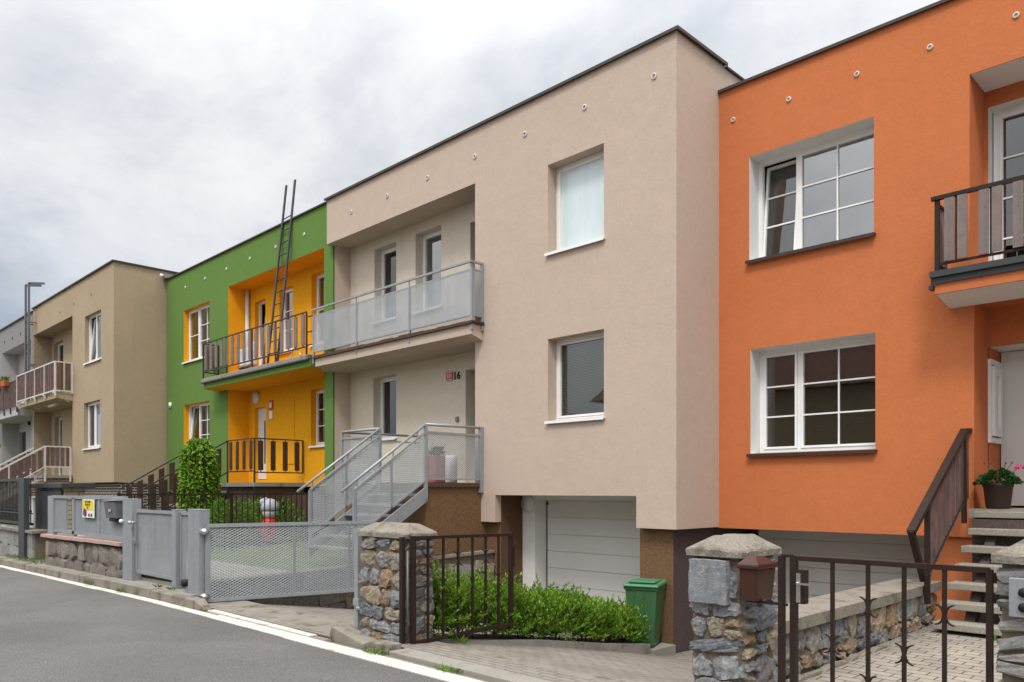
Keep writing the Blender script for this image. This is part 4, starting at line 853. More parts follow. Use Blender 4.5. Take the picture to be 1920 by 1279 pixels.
# geranium pot
t1 = thing('flower_pot', (-2.56, 10.78, 1.38), 'brown pot of pink geraniums on top of the concrete steps', 'flower pot')
mb = MB(); mb.lathe((-2.52, 10.80, 1.38), [(.115, 0), (.13, .02), (.155, .26), (.165, .27), (.165, .31), (.15, .31), (.14, .27)], 24); build('pot', mb, 'pot_brown', t1)
mb = MB()
for i in range(420):
    a = rnd.uniform(0, 6.28); r_ = rnd.random() ** .5 * .22; h_ = .30 + .17 * (1 - (r_ / .22) ** 2) * rnd.random() ** .4
    leaf(mb, V((-2.52 + r_ * math.cos(a), 10.80 + r_ * math.sin(a), 1.38 + h_)), (math.cos(a), math.sin(a), rnd.uniform(-.2, .7)), .055, .055)
build('leaves', mb, 'leaf_flower', t1)
mb = MB()
for (fx, fy, fz) in ((.20, .02, .50), (.26, .0, .49)):
    for i in range(40): leaf(mb, V((-2.52 + fx + rnd.gauss(0, .014), 10.80 + fy + rnd.gauss(0, .014), 1.38 + fz + rnd.gauss(0, .01))), (rnd.gauss(0, 1), rnd.gauss(0, 1), rnd.gauss(0, 1)), .022, .02)
build('blossom', mb, 'petal_pink', t1)
mb = MB()
for a in (.2, 1.2, 2.4, 3.3): mb.tube([(-2.52, 10.8, 1.7), (-2.52 + .14 * math.cos(a), 10.8 + .14 * math.sin(a), 1.93)], .004, 5); mb.lathe((-2.52 + .14 * math.cos(a), 10.8 + .14 * math.sin(a), 1.92), [(.002, 0), (.013, .012), (.002, .026)], 8)
mb.tube([(-2.52, 10.8, 1.66), (-2.32, 10.82, 1.87)], .004, 5); build('stems', mb, 'bark', t1)
mb = MB(); mb.box(-2.35, -1.6, 11.5, 11.95, 1.381, 1.40); build('doormat', mb, 'wood_pale', None, 'brown doormat in front of the white door of the orange house', 'doormat')

# ================================================================= TAN HOUSE
H = thing('tan_house', (-30, 8.29, 0), 'rough tan brown plastered row house with white railed wooden balcony', 'house')
mb = MB(); TM = ['tan_plaster', 'dark_brick', 'dim_room', 'red_brick']
wallY(mb, 8.29, -34.5, -25.5, 1.86, 8.60, [(-28.25, -26.66, 5.79, 7.34, .13, 0), (-28.35, -26.72, 2.99, 4.49, .13, 0), (-34.4, -29.57, 4.9, 7.59, .6, 0), (-34.4, -29.57, 1.8, 4.66, .6, 0)])
mb.quad((-25.5, 8.29, 1.86), (-25.5, 12, 1.70), (-25.5, 12, 8.6), (-25.5, 8.29, 8.6))
wallY(mb, 8.89, -34.4, -29.57, 1.8, 7.59, [(-34.05, -32.85, 4.95, 7.30, .15, 0), (-31.4, -30.2, 4.95, 7.45, .3, 0), (-33.95, -33.0, 2.1, 4.43, .15, 0)])
mb.m = 1; mb.quad((-34.5, 8.45, -.5), (-25.55, 8.45, -.5), (-25.55, 8.45, 1.87), (-34.5, 8.45, 1.87)); mb.quad((-25.55, 8.45, -.5), (-25.55, 12, -.5), (-25.55, 12, 1.75), (-25.55, 8.45, 1.87))
mb.m = 0; mb.quad((-34.5, 8.29, 1.86), (-25.5, 8.29, 1.86), (-25.5, 8.46, 1.86), (-34.5, 8.46, 1.86)); mb.quad((-25.56, 8.3, 1.855), (-25.5, 8.3, 1.855), (-25.5, 12, 1.70), (-25.56, 12, 1.70))
mb.m = 2; mb.quad((-34.4, 11, 1), (-25.6, 11, 1), (-25.6, 11, 8.5), (-34.4, 11, 8.5)); mb.box(-34.4, -25.6, 9.1, 10.9, 4.7, 4.9); mb.quad((-34.4, 8.4, 8.5), (-25.6, 8.4, 8.5), (-25.6, 11, 8.5), (-34.4, 11, 8.5))
build('wall', mb, TM, H)
mb = MB(); mb.box(-34.5, -25.52, 8.4, 20, 8.52, 8.57); build('roof', mb, 'roof_felt', H)
mb = MB(); mb.box(-34.5, -25.44, 8.23, 8.5, 8.602, 8.645); mb.box(-25.75, -25.44, 8.505, 12, 8.602, 8.645); build('roof_edge', mb, 'roof_edge', H)
mb = MB(); mb.box(-25.5, -25.2, 9.76, 9.95, 8.34, 8.46); mb.m = 1; mb.disc((-25.42, 9.72, 8.42), (1, -1, 0), .05, .1); build('gutter_end', mb, ['grey_plaster', 'white_paint'], H)
window(H, 8.42, -28.25, -26.66, 5.79, 7.34, [(0, .45, 0, 0, 6), (.45, 1, 0, 0, 0)], cover=('panel', 'blind_sky_tint', (.47, 1)), pane='coated_glass', wall_y=8.29); window(H, 8.42, -28.35, -26.72, 2.99, 4.49, [(0, .45, 0, 0, 0), (.45, 1, 0, 0, 0)], cover=('panel', 'blind_sky_tint', (.47, 1)), pane='coated_glass', wall_y=8.29)  # sheets added behind the right sashes, reflected sky put into their colour
window(H, 9.04, -34.05, -32.85, 4.95, 7.30, [(0, 1, 0, 0, 0)], None, name='balcony_door'); window(H, 9.04, -33.95, -33.0, 2.1, 4.43, [(0, 1, 0, 0, 0)], None, name='front_door')
mb = MB(); mb.hexa([(-34.3, 7.8, 4.74), (-29.52, 7.8, 4.74), (-29.52, 8.288, 4.66), (-34.3, 8.288, 4.66)], [(-34.3, 7.8, 4.90), (-29.52, 7.8, 4.90), (-29.52, 8.288, 4.90), (-34.3, 8.288, 4.90)]); mb.box(-34.38, -29.58, 8.30, 8.88, 4.64, 4.9)
bal = build('balcony', mb, 'tan_plaster', H)
fm = MB(); wm = MB()
slat_rail(fm, wm, (-34.4, 7.74, 0), (-29.5, 7.74, 0), 4.98, 5.95, 24, .115, (0, .25, .5, .75, 1), 4.80, rt=.045, ends=.03); slat_rail(fm, wm, (-29.5, 7.74, 0), (-29.5, 8.26, 0), 4.98, 5.95, 2, .16, (1,), 4.9, rt=.045, ends=.03)
for x in (-33.2, -32.0, -30.8, -29.6): fm.bar((x, 7.70, 4.93), (x, 8.2, 4.64), .06); fm.bar((x, 7.70, 4.93), (x, 8.2, 4.92), .05)
build('railing', fm, 'white_paint_rail', bal); build('slats', wm, 'slat_wine', bal)
mb = MB(); mb.tube([(-31.6, 8.1, 4.63), (-30.8, 8.1, 4.63)], .05, 8); build('tube_lamp', mb, 'pvc_reveal', bal)
mb = MB(); mb.m = 0; mb.box(-31.0, -29.55, 7.45, 8.88, -.3, 2.02); mb.m = 1; mb.box(-31.0, -29.5, 7.42, 8.88, 2.022, 2.12); lan = build('entrance_landing', mb, ['red_brick', 'concrete'], H)
fm = MB(); wm = MB()
slat_rail(fm, wm, (-29.5, 7.44, 0), (-29.5, 8.20, 0), 2.40, 3.08, 5, .10, (0, 1), 1.9, rt=.045, ends=.02)
build('railing', fm, 'white_paint_rail', lan); build('slats', wm, 'slat_wine', lan)
for x in (-29.5, -30.9):
    fm = MB(); wm = MB(); fm.bar((x, 7.44, 3.08), (x, 5.4, 1.80), .05); fm.bar((x, 7.44, 2.40), (x, 5.6, 1.20), .04); fm.bar((x, 6.4, 1.4), (x, 6.4, 2.43), .04)
    for i in range(10):
        y_ = 7.3 - i * .19; zt = 3.08 - (7.44 - y_) * .627; wm.box(x - .012, x + .012, y_ - .065, y_ + .065, zt - .72, zt - .06)
    if x == -29.5: fm.bar((-29.5, 7.44, 2.4), (-29.8, 7.2, 1.95), .045)
    build('stair_railing', fm, 'white_paint_rail', lan); build('slats', wm, 'slat_wine', lan)
mb = MB(); mb.hexa([(-30.9, 7.44, -.3), (-29.56, 7.44, -.3), (-29.56, 7.45, 2.0), (-30.9, 7.45, 2.0)], [(-30.9, 4.9, -.3), (-29.56, 4.9, -.3), (-29.56, 4.95, .45), (-30.9, 4.95, .45)]); build('stair_flight', mb, 'red_brick', lan)
for (x, z) in ((-31.0, 7.95), (-29.4, 7.98), (-27.6, 7.98)): vent(H, x, 8.29, z, 'black', 'tan_plaster', .04)

# ================================================================= GREY HOUSE
H = thing('grey_house', (-39, 8.3, 0), 'pale grey plastered row house farthest along the street', 'house')
mb = MB()
wallY(mb, 8.31, -46, -34.52, 1.2, 8.52, [(-39.4, -34.9, 4.75, 7.52, .6, 1), (-39.4, -34.9, 1.1, 4.5, .6, 1)])
wallY(mb, 8.91, -39.4, -34.9, 1.2, 7.52, [(-36.5, -35.4, 4.9, 7.2, .15, 1), (-38.6, -37.8, 5.4, 6.7, .15, 1), (-39.3, -38.2, 1.4, 4.12, .15, 1)], 1)
mb.m = 2; mb.quad((-46, 10.5, 1), (-34.6, 10.5, 1), (-34.6, 10.5, 8.4), (-46, 10.5, 8.4)); mb.box(-46, -34.6, 9.1, 10.4, 4.5, 4.75); mb.m = 0; mb.quad((-46, 8.4, -.5), (-34.52, 8.4, -.5), (-34.52, 8.4, 1.2), (-46, 8.4, 1.2))
build('wall', mb, ['grey_plaster', 'pale_plaster', 'dim_room'], H)
mb = MB(); mb.box(-46, -34.52, 8.25, 20, 8.522, 8.565); build('roof_edge', mb, 'roof_edge', H)
window(H, 9.06, -36.5, -35.4, 4.9, 7.2, [(0, 1, 3, 1, 0)], None, name='balcony_door'); window(H, 9.06, -38.6, -37.8, 5.4, 6.7, [(0, 1, 0, 0, 0)], wall_y=8.91)
mb = MB(); mb.box(-39.3, -38.2, 9.04, 9.08, 1.4, 4.12); build('front_door', mb, 'anthracite', H)
mb = MB(); mb.box(-37.62, -37.45, 8.83, 8.905, 4.35, 4.6); build('wall_lamp', mb, 'black', H)
for x in (-39.0, -37.7, -36.4): vent(H, x, 8.31, 7.95, 'black', 'dark_grey_plaster', .06)
mb = MB(); mb.box(-39.5, -34.6, 7.8, 8.308, 4.5, 4.75); bal = build('balcony', mb, 'pale_plaster', H)
fm = MB(); wm = MB(); slat_rail(fm, wm, (-39.5, 7.76, 0), (-34.55, 7.76, 0), 4.85, 5.82, 26, .10, (0, .3, .6, .8, 1), 4.6, rt=.04, ends=.03)
build('railing', fm, 'anthracite', bal); build('slats', wm, 'slat_wine', bal)
for k, x in enumerate((-36.0, -37.3)):
    lb = ('orange pot of flowers hung on the far balcony rail beside the steel ladder', 'second orange flower pot on the far balcony rail, cut by the left photo edge')[k]
    t1 = thing('flower_pot', (x, 7.7, 5.72), lb, 'flower pot', 'orange pots on the grey house balcony')
    mb = MB(); mb.hexa([(x - .3, 7.60, 5.72), (x + .3, 7.60, 5.72), (x + .3, 7.74, 5.72), (x - .3, 7.74, 5.72)], [(x - .34, 7.58, 5.94), (x + .34, 7.58, 5.94), (x + .34, 7.75, 5.94), (x - .34, 7.75, 5.94)]); build('pot', mb, 'terracotta', t1)
    mb = MB()
    for i in range(120): leaf(mb, V((x + rnd.uniform(-.32, .32), 7.67 + rnd.gauss(0, .05), 5.93 + rnd.uniform(0, .10))), (rnd.gauss(0, 1), rnd.gauss(0, 1), .8), .12, .06)
    build('plant', mb, 'leaf_box', t1)
# roof ladder with hand rails bending over the roof
t1 = thing('roof_ladder', (-34.2, 8.0, 4.9), 'tall grey steel ladder fixed beside tan house rising above the roof', 'ladder')
mb = MB()
for dx in (-34.40, -33.95): mb.bar((dx, 8.02, 4.9), (dx, 8.02, 9.47), .07, .07); mb.bar((dx, 8.0, 9.47), (dx, 8.55, 9.56), .07, .07)
build('rails', mb, 'mailbox_grey', t1)
for i in range(12): mb = MB(); mb.tube([(-34.40, 8.02, 5.1 + i * .3), (-33.95, 8.02, 5.1 + i * .3)], .018, 6); build('rung', mb, 'mailbox_grey', t1)
mb = MB()
for z in (6.4, 8.0): mb.bar((-33.95, 8.02, z), (-33.95, 8.28, z), .04); mb.bar((-34.40, 8.02, z), (-34.40, 8.28, z), .04)
build('bracket', mb, 'mailbox_grey', t1)

# ================================================================= BEIGE HOUSE FRONT FENCE (grey mesh)
mb = MB(); rg = random.Random(21)
mb.m = 0; mb.box(-18.85, -14.25, 4.80, 5.08, -.2, .60)
mb.m = 1; rubble(mb, (-18.88, 4.80, gz(-18.9) + .06), X_, -Y_, 4.62, .58, rg, (.24, .30), (.30, .60), .024, .14, .05, .012, rough=.26)
rubble(mb, (-14.25, 4.82, .10), Y_, X_, .26, .55, rg, (.24, .30), (.24, .3), .012, .1, .03, 0, rough=.22)
mb.m = 2
for i in range(5):
    x0 = -18.98 + i * .955; zb = .615 + .008 * i; mb.box(x0, x0 + .95, 4.70, 5.12, zb, zb + .06)
build('stone_wall', mb, ['mortar', 'granite_block', 'pink_coping'], None, 'low granite block wall with pink coping under the grey mesh fence', 'wall')
fe = thing('mesh_fence', (-16.4, 4.8, .68), 'grey steel mesh fence panel with mailbox and yellow notice on stone wall', 'fence')
zt, zb = 1.47, .77
mb = MB(); mb.box(-18.75, -18.37, 4.78, 4.86, .66, 1.49); build('post', mb, 'galv', fe); mb = MB(); mb.box(-17.12, -17.0, 4.79, 4.85, .70, 1.46); build('post', mb, 'galv', fe)
mb = MB(); mb.bar((-18.5, 4.82, zt), (-14.2, 4.82, zt), .06); mb.bar((-18.5, 4.82, zb), (-14.2, 4.82, zb), .06); mb.bar((-17.57, 4.82, zb), (-17.57, 4.82, zt), .04); mb.bar((-15.54, 4.82, zb), (-15.54, 4.82, zt), .05); mb.bar((-14.22, 4.82, zb), (-14.22, 4.82, zt), .05); build('frame', mb, 'galv', fe)
for a, b in ((-18.35, -17.6), (-16.98, -15.57), (-15.51, -14.25)):
    em = MB(); expanded(em, (a, 4.815, zb + .02), X_, b - a, zt - zb - .04, .05, .026, .016); build('mesh_panel', em, 'galv_mesh', fe)
def post(x0, x1, y0, y1, z0, z1, label):
    mb = MB(); mb.box(x0, x1, y0, y1, z0, z1); mb.box(x0 - .004, x1 + .004, y0 - .004, y1 + .004, z1 + .001, z1 + .012)
    return build('gate_post', mb, 'galv', None, label, 'post', 'square steel posts of the grey gates', bevel=.006)
post(-14.15, -13.72, 4.74, 4.90, .09, 1.45, 'wide grey steel post between mesh fence and small gate')
post(-12.05, -11.90, 4.74, 4.90, .10, 1.30, 'slim grey steel post on right side of small mesh gate')
post(-11.36, -10.98, 4.70, 4.86, -.10, 1.32, 'grey steel post carrying the hinges of the large mesh gate')
ga = thing('garden_gate', (-12.9, 4.82, .2), 'small closed grey mesh gate with steel handle', 'gate')
mb = MB(); gx0, gx1, gz0, gz1 = -13.66, -12.09, .25, 1.26
mb.bar((gx0, 4.82, gz0), (gx1, 4.82, gz0), .05); mb.bar((gx0, 4.82, gz1), (gx1, 4.82, gz1), .05); mb.bar((gx0, 4.82, gz0), (gx0, 4.82, gz1), .06); mb.bar((gx1, 4.82, gz0), (gx1, 4.82, gz1), .06); build('frame', mb, 'galv', ga)
em = MB(); expanded(em, (gx0 + .02, 4.815, gz0 + .02), X_, gx1 - gx0 - .04, gz1 - gz0 - .04, .05, .026, .0145); build('mesh_panel', em, 'galv_mesh', ga)
mb = MB(); mb.box(-13.70, -13.62, 4.765, 4.785, .72, 1.22); mb.tube([(-13.66, 4.77, 1.07), (-13.66, 4.70, 1.07)], .02, 8); mb.lathe((-13.66, 4.69, 1.04), [(.012, 0), (.032, .015), (.032, .045), (.012, .06)], 10); mb.bar((-13.64, 4.73, .80), (-13.52, 4.73, .80), .02); build('handle', mb, 'steel', ga)
mb = MB(); mb.lathe((-14.1, 4.70, 1.05), [(.015, 0), (.032, .015), (.032, .05), (.015, .065)], 10); mb.tube([(-14.1, 4.70, 1.08), (-14.1, 4.76, 1.09)], .015, 6); build('light_knob', mb, 'white_paint', None, 'round white knob beside the grey mailbox', 'knob')
fp = thing('mesh_side_panel', (-11.65, 4.8, .1), 'narrow fixed grey mesh panel between the two gates', 'fence')
mb = MB(); mb.bar((-11.86, 4.82, .22), (-11.40, 4.82, .22), .05); mb.bar((-11.86, 4.82, 1.26), (-11.40, 4.82, 1.26), .05); mb.bar((-11.86, 4.82, .22), (-11.86, 4.82, 1.26), .05); build('frame', mb, 'galv', fp)
em = MB(); expanded(em, (-11.85, 4.815, .24), X_, .46, 1.0, .058, .03, .015); build('mesh_panel', em, 'galv_mesh', fp)
mb = MB(); mb.tube([(-11.55, 4.80, .24), (-11.55, 4.70, .24)], .055, 12); build('pipe_end', mb, 'black', fp)
gg = thing('driveway_gate', (-10.9, 4.9, .0), 'large grey mesh driveway gate swung open towards the house', 'gate')
G0, G1 = V((-10.92, 4.80, 0)), V((-10.33, 7.25, 0)); gd = (G1 - G0).normalized(); gl_ = (G1 - G0).length
mb = MB(); zb, zt = .04, 1.10
for z in (zb, zt): mb.bar(G0 + Z_ * z, G1 + Z_ * z, .05)
for f in (0, .49, .83, 1): mb.bar(G0.lerp(G1, f) + Z_ * zb, G0.lerp(G1, f) + Z_ * zt, .05 if f in (0, 1) else .035)
build('frame', mb, 'galv', gg)
em = MB(); expanded(em, G0 + gd * .02 + Z_ * (zb + .02) + X_ * .012, gd, gl_ - .04, zt - zb - .04, .062, .032, .0155, nrm=(1, 0, 0)); build('mesh_panel', em, 'galv_mesh', gg)
for z in (.10, 1.02):
    mb = MB(); mb.tube([(-10.99, 4.74, z), (-10.86, 4.74, z)], .045, 10); mb.tube([(-10.88, 4.70, z), (-10.88, 4.80, z)], .03, 8); build('hinge', mb, 'steel', gg)
mb = MB(); mb.bar((-7.62, 5.12, -.1), (-7.62, 5.12, 1.16), .07); mb.bar((-7.62, 5.12, 1.15), (-7.40, 5.12, 1.15), .03); mb.box(-7.66, -7.55, 5.07, 5.10, .28, .36); mb.tube([(-7.6, 5.08, .26), (-7.5, 5.05, .26)], .02, 6)
build('gate_stop_post', mb, 'galv', None, 'thin bluish steel stop post leaning beside the rubble pillar', 'post')
# retaining wall left of the drive
mb = MB()
for W0, W1, za, zb_ in ((V((-11.12, 5.0, 0)), V((-10.64, 6.9, 0)), .22, .34), (V((-10.64, 6.903, 0)), V((-10.30, 9.83, 0)), .34, .47)):
    wd = (W1 - W0).normalized(); wn = V((wd.y, -wd.x, 0)); a = W0 - wn * .28; b = W1 - wn * .28; ln = (W1 - W0).length
    mb.m = 0; mb.hexa([W0 - wn * .02 - Z_, W1 - wn * .02 - Z_, b - Z_, a - Z_], [W0 - wn * .02 + Z_ * za, W1 - wn * .02 + Z_ * zb_, b + Z_ * zb_, a + Z_ * za])
    mb.m = 1; rubble(mb, W0 - Z_ * .5, wd, wn, ln, .70, rg, (.18, .3), (.3, .6), .010, .12, .02, (zb_ - za) / ln, rough=.22)
    mb.m = 2; mb.hexa([W0 + wn * .03 + Z_ * (za + .003), W1 + wn * .03 + Z_ * (zb_ + .003), b + Z_ * (zb_ + .003), a + Z_ * (za + .003)], [W0 + wn * .03 + Z_ * (za + .05), W1 + wn * .03 + Z_ * (zb_ + .05), b + Z_ * (zb_ + .05), a + Z_ * (za + .05)])
build('retaining_wall', mb, ['mortar', 'granite_block', 'concrete_cap'], None, 'low stone retaining wall with concrete top along the beige driveway', 'wall')
# warning notice
t1 = thing('warning_notice', (-16.1, 4.77, 1.09), 'yellow and white notice with purple oval on the mesh fence', 'sign')
mb = MB(); mb.m = 0; mb.box(-16.38, -15.72, 4.765, 4.778, 1.09, 1.435); mb.m = 1; mb.box(-16.35, -15.75, 4.760, 4.764, 1.235, 1.42); build('board', mb, ['white_paint', 'yellow_sign'], t1)
mb = MB(); n = 20; mb.add([(-16.22 + .10 * math.cos(6.283 * k / n), 4.755, 1.185 + .075 * math.sin(6.283 * k / n)) for k in range(n)], [tuple(range(n))]); build('oval', mb, 'purple_sign', t1)
for k, (s_, z) in enumerate((('BOLI TUMBA', 1.37), ('60 NA DO', 1.315), ('RIZ', 1.26))): build('lettering', text_mb(s_, .062 if k else .058, (-16.05, 4.756, z), ext=.001), 'black', t1)
mb = MB()
for cx_ in (-15.98, -15.84):
    mb.lathe((cx_, 4.755, 1.125), [(.01, 0), (.035, .01), (.03, .035), (.005, .045)], 8, 1, .1); mb.box(cx_ - .03, cx_ - .02, 4.754, 4.758, 1.11, 1.14); mb.box(cx_ + .02, cx_ + .03, 4.754, 4.758, 1.11, 1.14); mb.lathe((cx_ + .03, 4.755, 1.155), [(.005, 0), (.018, .01), (.005, .028)], 8, 1, .1)
build('pictogram', mb, 'black', t1)
t1 = thing('mailbox', (-14.5, 4.7, 1.1), 'dark grey metal mailbox hung on the grey mesh fence', 'mailbox')
mb = MB(); mb.hexa([(-14.86, 4.70, 1.12), (-14.30, 4.70, 1.12), (-14.30, 4.80, 1.12), (-14.86, 4.80, 1.12)], [(-14.86, 4.66, 1.40), (-14.30, 4.66, 1.40), (-14.30, 4.80, 1.42), (-14.86, 4.80, 1.42)]); build('box', mb, 'mailbox_grey', t1, bevel=.012)
mb = MB(); mb.box(-14.88, -14.28, 4.64, 4.81, 1.421, 1.435); build('lid', mb, 'galv', t1); mb = MB(); mb.box(-14.64, -14.52, 4.668, 4.674, 1.23, 1.28); build('name_label', mb, 'tan_block', t1)
mb = MB(); mb.tube([(-14.75, 4.75, 1.09), (-14.36, 4.75, 1.09)], .035, 10); build('newspaper_tube', mb, 'black', t1)

# ================================================================= STONE PILLARS AND IRON GATES
def pillar(x0, x1, y0, y1, z0, z1, label, seed, kind='rubble', ch=(.10, .21), sw=(.15, .42), cap=.10, feature=None, slab=None, rough=.8):
    rg = random.Random(seed); P_ = thing('stone_pillar', ((x0 + x1) / 2, (y0 + y1) / 2, z0), label, 'pillar')
    mb = MB(); mb.box(x0 + .03, x1 - .03, y0 + .03, y1 - .03, z0, z1); build('mortar_core', mb, 'mortar', P_)
    mb = MB(); hole = None
    if slab: hole = (slab[0] - x0, slab[1] - x0, slab[2] - z0, slab[3] - z0)
    rubble(mb, (x0, y0 + .03, z0), X_, -Y_, x1 - x0 - .02, z1 - z0 - .01, rg, ch, sw, th=.14, proud=.035, hole=hole, rough=rough)
    rubble(mb, (x1 - .03, y0 + .06, z0), Y_, X_, y1 - y0 - .08, z1 - z0 - .01, rg, ch, sw, th=.14, proud=.035, rough=rough)
    rubble(mb, (x0 + .03, y1 - .03, z0), -Y_, -X_, y1 - y0 - .08, z1 - z0 - .01, rg, (.15, .25), (.2, .4), th=.14, proud=.03, rough=rough)
    build('stonework', mb, kind, P_)
    if slab:
        mb = MB(); stone(mb, V(((slab[0] + slab[1]) / 2, y0 + .015, (slab[2] + slab[3]) / 2)), X_, -Y_, slab[1] - slab[0], slab[3] - slab[2], .11, rg, .24, 8, turn=0); build('slate_slab', mb, 'slate_slab', P_)
    o = .012; mb = MB(); a0, a1, b0, b1 = x0 - o, x1 + o, y0 - o, y1 + o; i = .15
    rings = [(0, z1 + .001), (0, z1 + .045), (.012, z1 + .06), (i * .5, z1 + .045 + cap * .5), (i, z1 + .045 + cap)]; n = 9; vs = []; fs = []
    for q, (ins, z_) in enumerate(rings):
        c4 = [(a0 + ins, b0 + ins * .9), (a1 - ins, b0 + ins * .9), (a1 - ins, b1 - ins * .9), (a0 + ins, b1 - ins * .9)]
        for e in range(4):
            for k in range(n):
                f = k / n; p_ = V((c4[e][0] * (1 - f) + c4[(e + 1) % 4][0] * f, c4[e][1] * (1 - f) + c4[(e + 1) % 4][1] * f, z_))
                w_ = V([noise.noise(p_ * 9 + V((g_ * 5 + seed, 0, 0))) for g_ in range(3)]) * (.014 if q else .004) + V([noise.noise(p_ * 31 + V((g_ * 5, seed, 0))) for g_ in range(3)]) * .006
                if q == 0: w_.z = 0
                vs.append(p_ + w_)
    for q in range(len(rings) - 1):
        for k in range(4 * n): fs.append((q * 4 * n + k, q * 4 * n + (k + 1) % (4 * n), (q + 1) * 4 * n + (k + 1) % (4 * n), (q + 1) * 4 * n + k))
    fs.append(tuple((len(rings) - 1) * 4 * n + k for k in range(4 * n))); fs.append(tuple(range(4 * n))[::-1])
    mb.add(vs, fs); build('cap', mb, 'concrete_cap', P_)
    return P_
pillar(-7.36, -6.52, 4.94, 5.37, -.06, 1.10, 'rusty brown and grey rubble stone pillar beside the open iron gate leaf', 41)
pillar(-3.12, -2.70, 4.94, 5.50, -.08, 1.13, 'rubble pillar with grey slate slab carrying the brown mailbox', 52, slab=(-3.10, -2.79, .80, 1.11), sw=(.12, .34), ch=(.09, .20), rough=.85)
P3 = pillar(-1.17, -.35, 4.94, 5.40, -.05, 1.20, 'pillar of layered grey slate with bell panel at right photo edge', 63, 'slate', (.07, .13), (.25, .45), rough=.3)
t1 = thing('intercom_panel', (-1.02, 4.93, .93), 'grey metal intercom panel set into the slate pillar', 'intercom')
mb = MB(); mb.box(-1.09, -.93, 4.885, 4.91, .92, 1.13); build('faceplate', mb, 'galv', t1, bevel=.004)
for z in (.975, 1.055): mb = MB(); mb.disc((-1.02, 4.885, z), (0, -1, 0), .025, .012, 14); build('bell_button', mb, 'black', t1)
# opened iron gate leaf
def curls(mb, c, u, r=.045):
    for sg in (-1, 1):
        for sv in (-1, 1):
            pts = [V(c) + u * sg * (.008 + r * (1 - math.cos(t))) + Z_ * sv * (.012 + r * .95 * math.sin(t)) for t in [k * 1.45 / 6 for k in range(7)]]
            mb.tube(pts, [.008, .008, .0075, .007, .0065, .006, .004], 6)
ig = thing('iron_gate', (-6.46, 5.0, 0), 'brown wrought iron gate leaf swung open in front of the hedge', 'gate')
xg = -6.44; mb = MB()
mb.bar((xg, 4.99, 1.11), (xg, 6.42, 1.09), .035); mb.bar((xg, 4.99, .02), (xg, 6.42, .05), .04); mb.bar((xg, 4.99, 0), (xg, 4.99, 1.13), .05); mb.bar((xg, 6.42, .03), (xg, 6.42, 1.11), .045); mb.box(xg - .02, xg + .02, 6.40, 6.47, .72, .96); build('frame', mb, 'iron_brown', ig)
ys = [5.19, 5.40, 5.61, 5.82, 6.02, 6.22]
for i, y_ in enumerate(ys):
    mb = MB(); mb.bar((xg, y_, .03), (xg, y_, 1.10), .022); curls(mb, (xg, y_, .86 if i % 2 == 0 else .58), Y_, .075); curls(mb, (xg, y_, .25), Y_, .075) if i % 2 == 0 else None; build('bar', mb, 'iron_brown', ig)
mb = MB(); mb.bar((-6.50, 4.90, -.05), (-6.50, 4.90, 1.12), .045); mb.m = 1; mb.tube([(-6.45, 4.93, .08), (-6.45, 4.93, .98)], .012, 6); build('hinge_post', mb, ['iron_brown', 'mailbox_grey'], ig)
# pedestrian iron gate
pg = thing('iron_gate', (-1.8, 4.97, .05), 'closed brown wrought iron pedestrian gate before the paved path', 'gate')
yg = 4.97; mb = MB(); mb.bar((-2.33, yg, 1.155), (-1.20, yg, 1.155), .03); mb.bar((-2.33, yg, .10), (-1.20, yg, .10), .03); mb.bar((-2.335, yg, .08), (-2.335, yg, 1.17), .042); mb.bar((-1.20, yg, .08), (-1.20, yg, 1.16), .032); build('frame', mb, 'iron_brown', pg)
for i, x in enumerate((-2.08, -1.86, -1.65, -1.43)):
    mb = MB(); mb.bar((x, yg, .11), (x, yg, 1.15), .022); curls(mb, (x, yg, .88 if i % 2 else .62), X_, .05); curls(mb, (x, yg, .40 if i % 2 else .18), X_, .05); build('bar', mb, 'iron_brown', pg)
mb = MB(); mb.box(-2.313, -2.25, yg - .03, yg + .03, .86, 1.08); lk = build('lock_box', mb, 'iron_brown', pg)
mb = MB(); mb.box(-2.30, -2.272, yg - .045, yg - .031, .87, 1.06); mb.bar((-2.29, yg - .06, .995), (-2.19, yg - .07, .995), .016, .012); mb.disc((-2.286, yg - .03, .995), (0, -1, 0), .01, .035, 8); build('handle', mb, 'steel', lk)
mb = MB(); mb.bar((-2.42, yg, -.05), (-2.42, yg, 1.165), .038); mb.bar((-2.42, yg, 1.165), (-2.34, yg, 1.168), .02); mb.bar((-2.68, 4.98, .84), (-2.38, yg, .84), .018); mb.bar((-2.68, 4.98, .22), (-2.38, yg, .22), .03)
build('gate_post', mb, 'iron_brown', None, 'slim brown iron post held to the mailbox pillar', 'post')
t1 = thing('mailbox', (-2.6, 4.98, .86), 'dark brown mailbox with pitched lid on the slate slab pillar', 'mailbox')
mb = MB(); mb.hexa([(-2.665, 4.87, .855), (-2.55, 4.87, .855), (-2.55, 5.10, .855), (-2.665, 5.10, .855)], [(-2.67, 4.85, 1.07), (-2.535, 4.85, 1.07), (-2.535, 5.12, 1.07), (-2.67, 5.12, 1.07)]); build('box', mb, 'mailbox_brown', t1, bevel=.008)
mb = MB(); mb.box(-2.68, -2.52, 4.835, 5.135, 1.072, 1.10); mb.hexa([(-2.68, 4.835, 1.1005), (-2.52, 4.835, 1.1005), (-2.52, 5.135, 1.1005), (-2.68, 5.135, 1.1005)], [(-2.66, 4.95, 1.152), (-2.60, 4.95, 1.152), (-2.60, 5.02, 1.152), (-2.66, 5.02, 1.152)]); build('lid', mb, 'mailbox_brown', t1, bevel=.006)
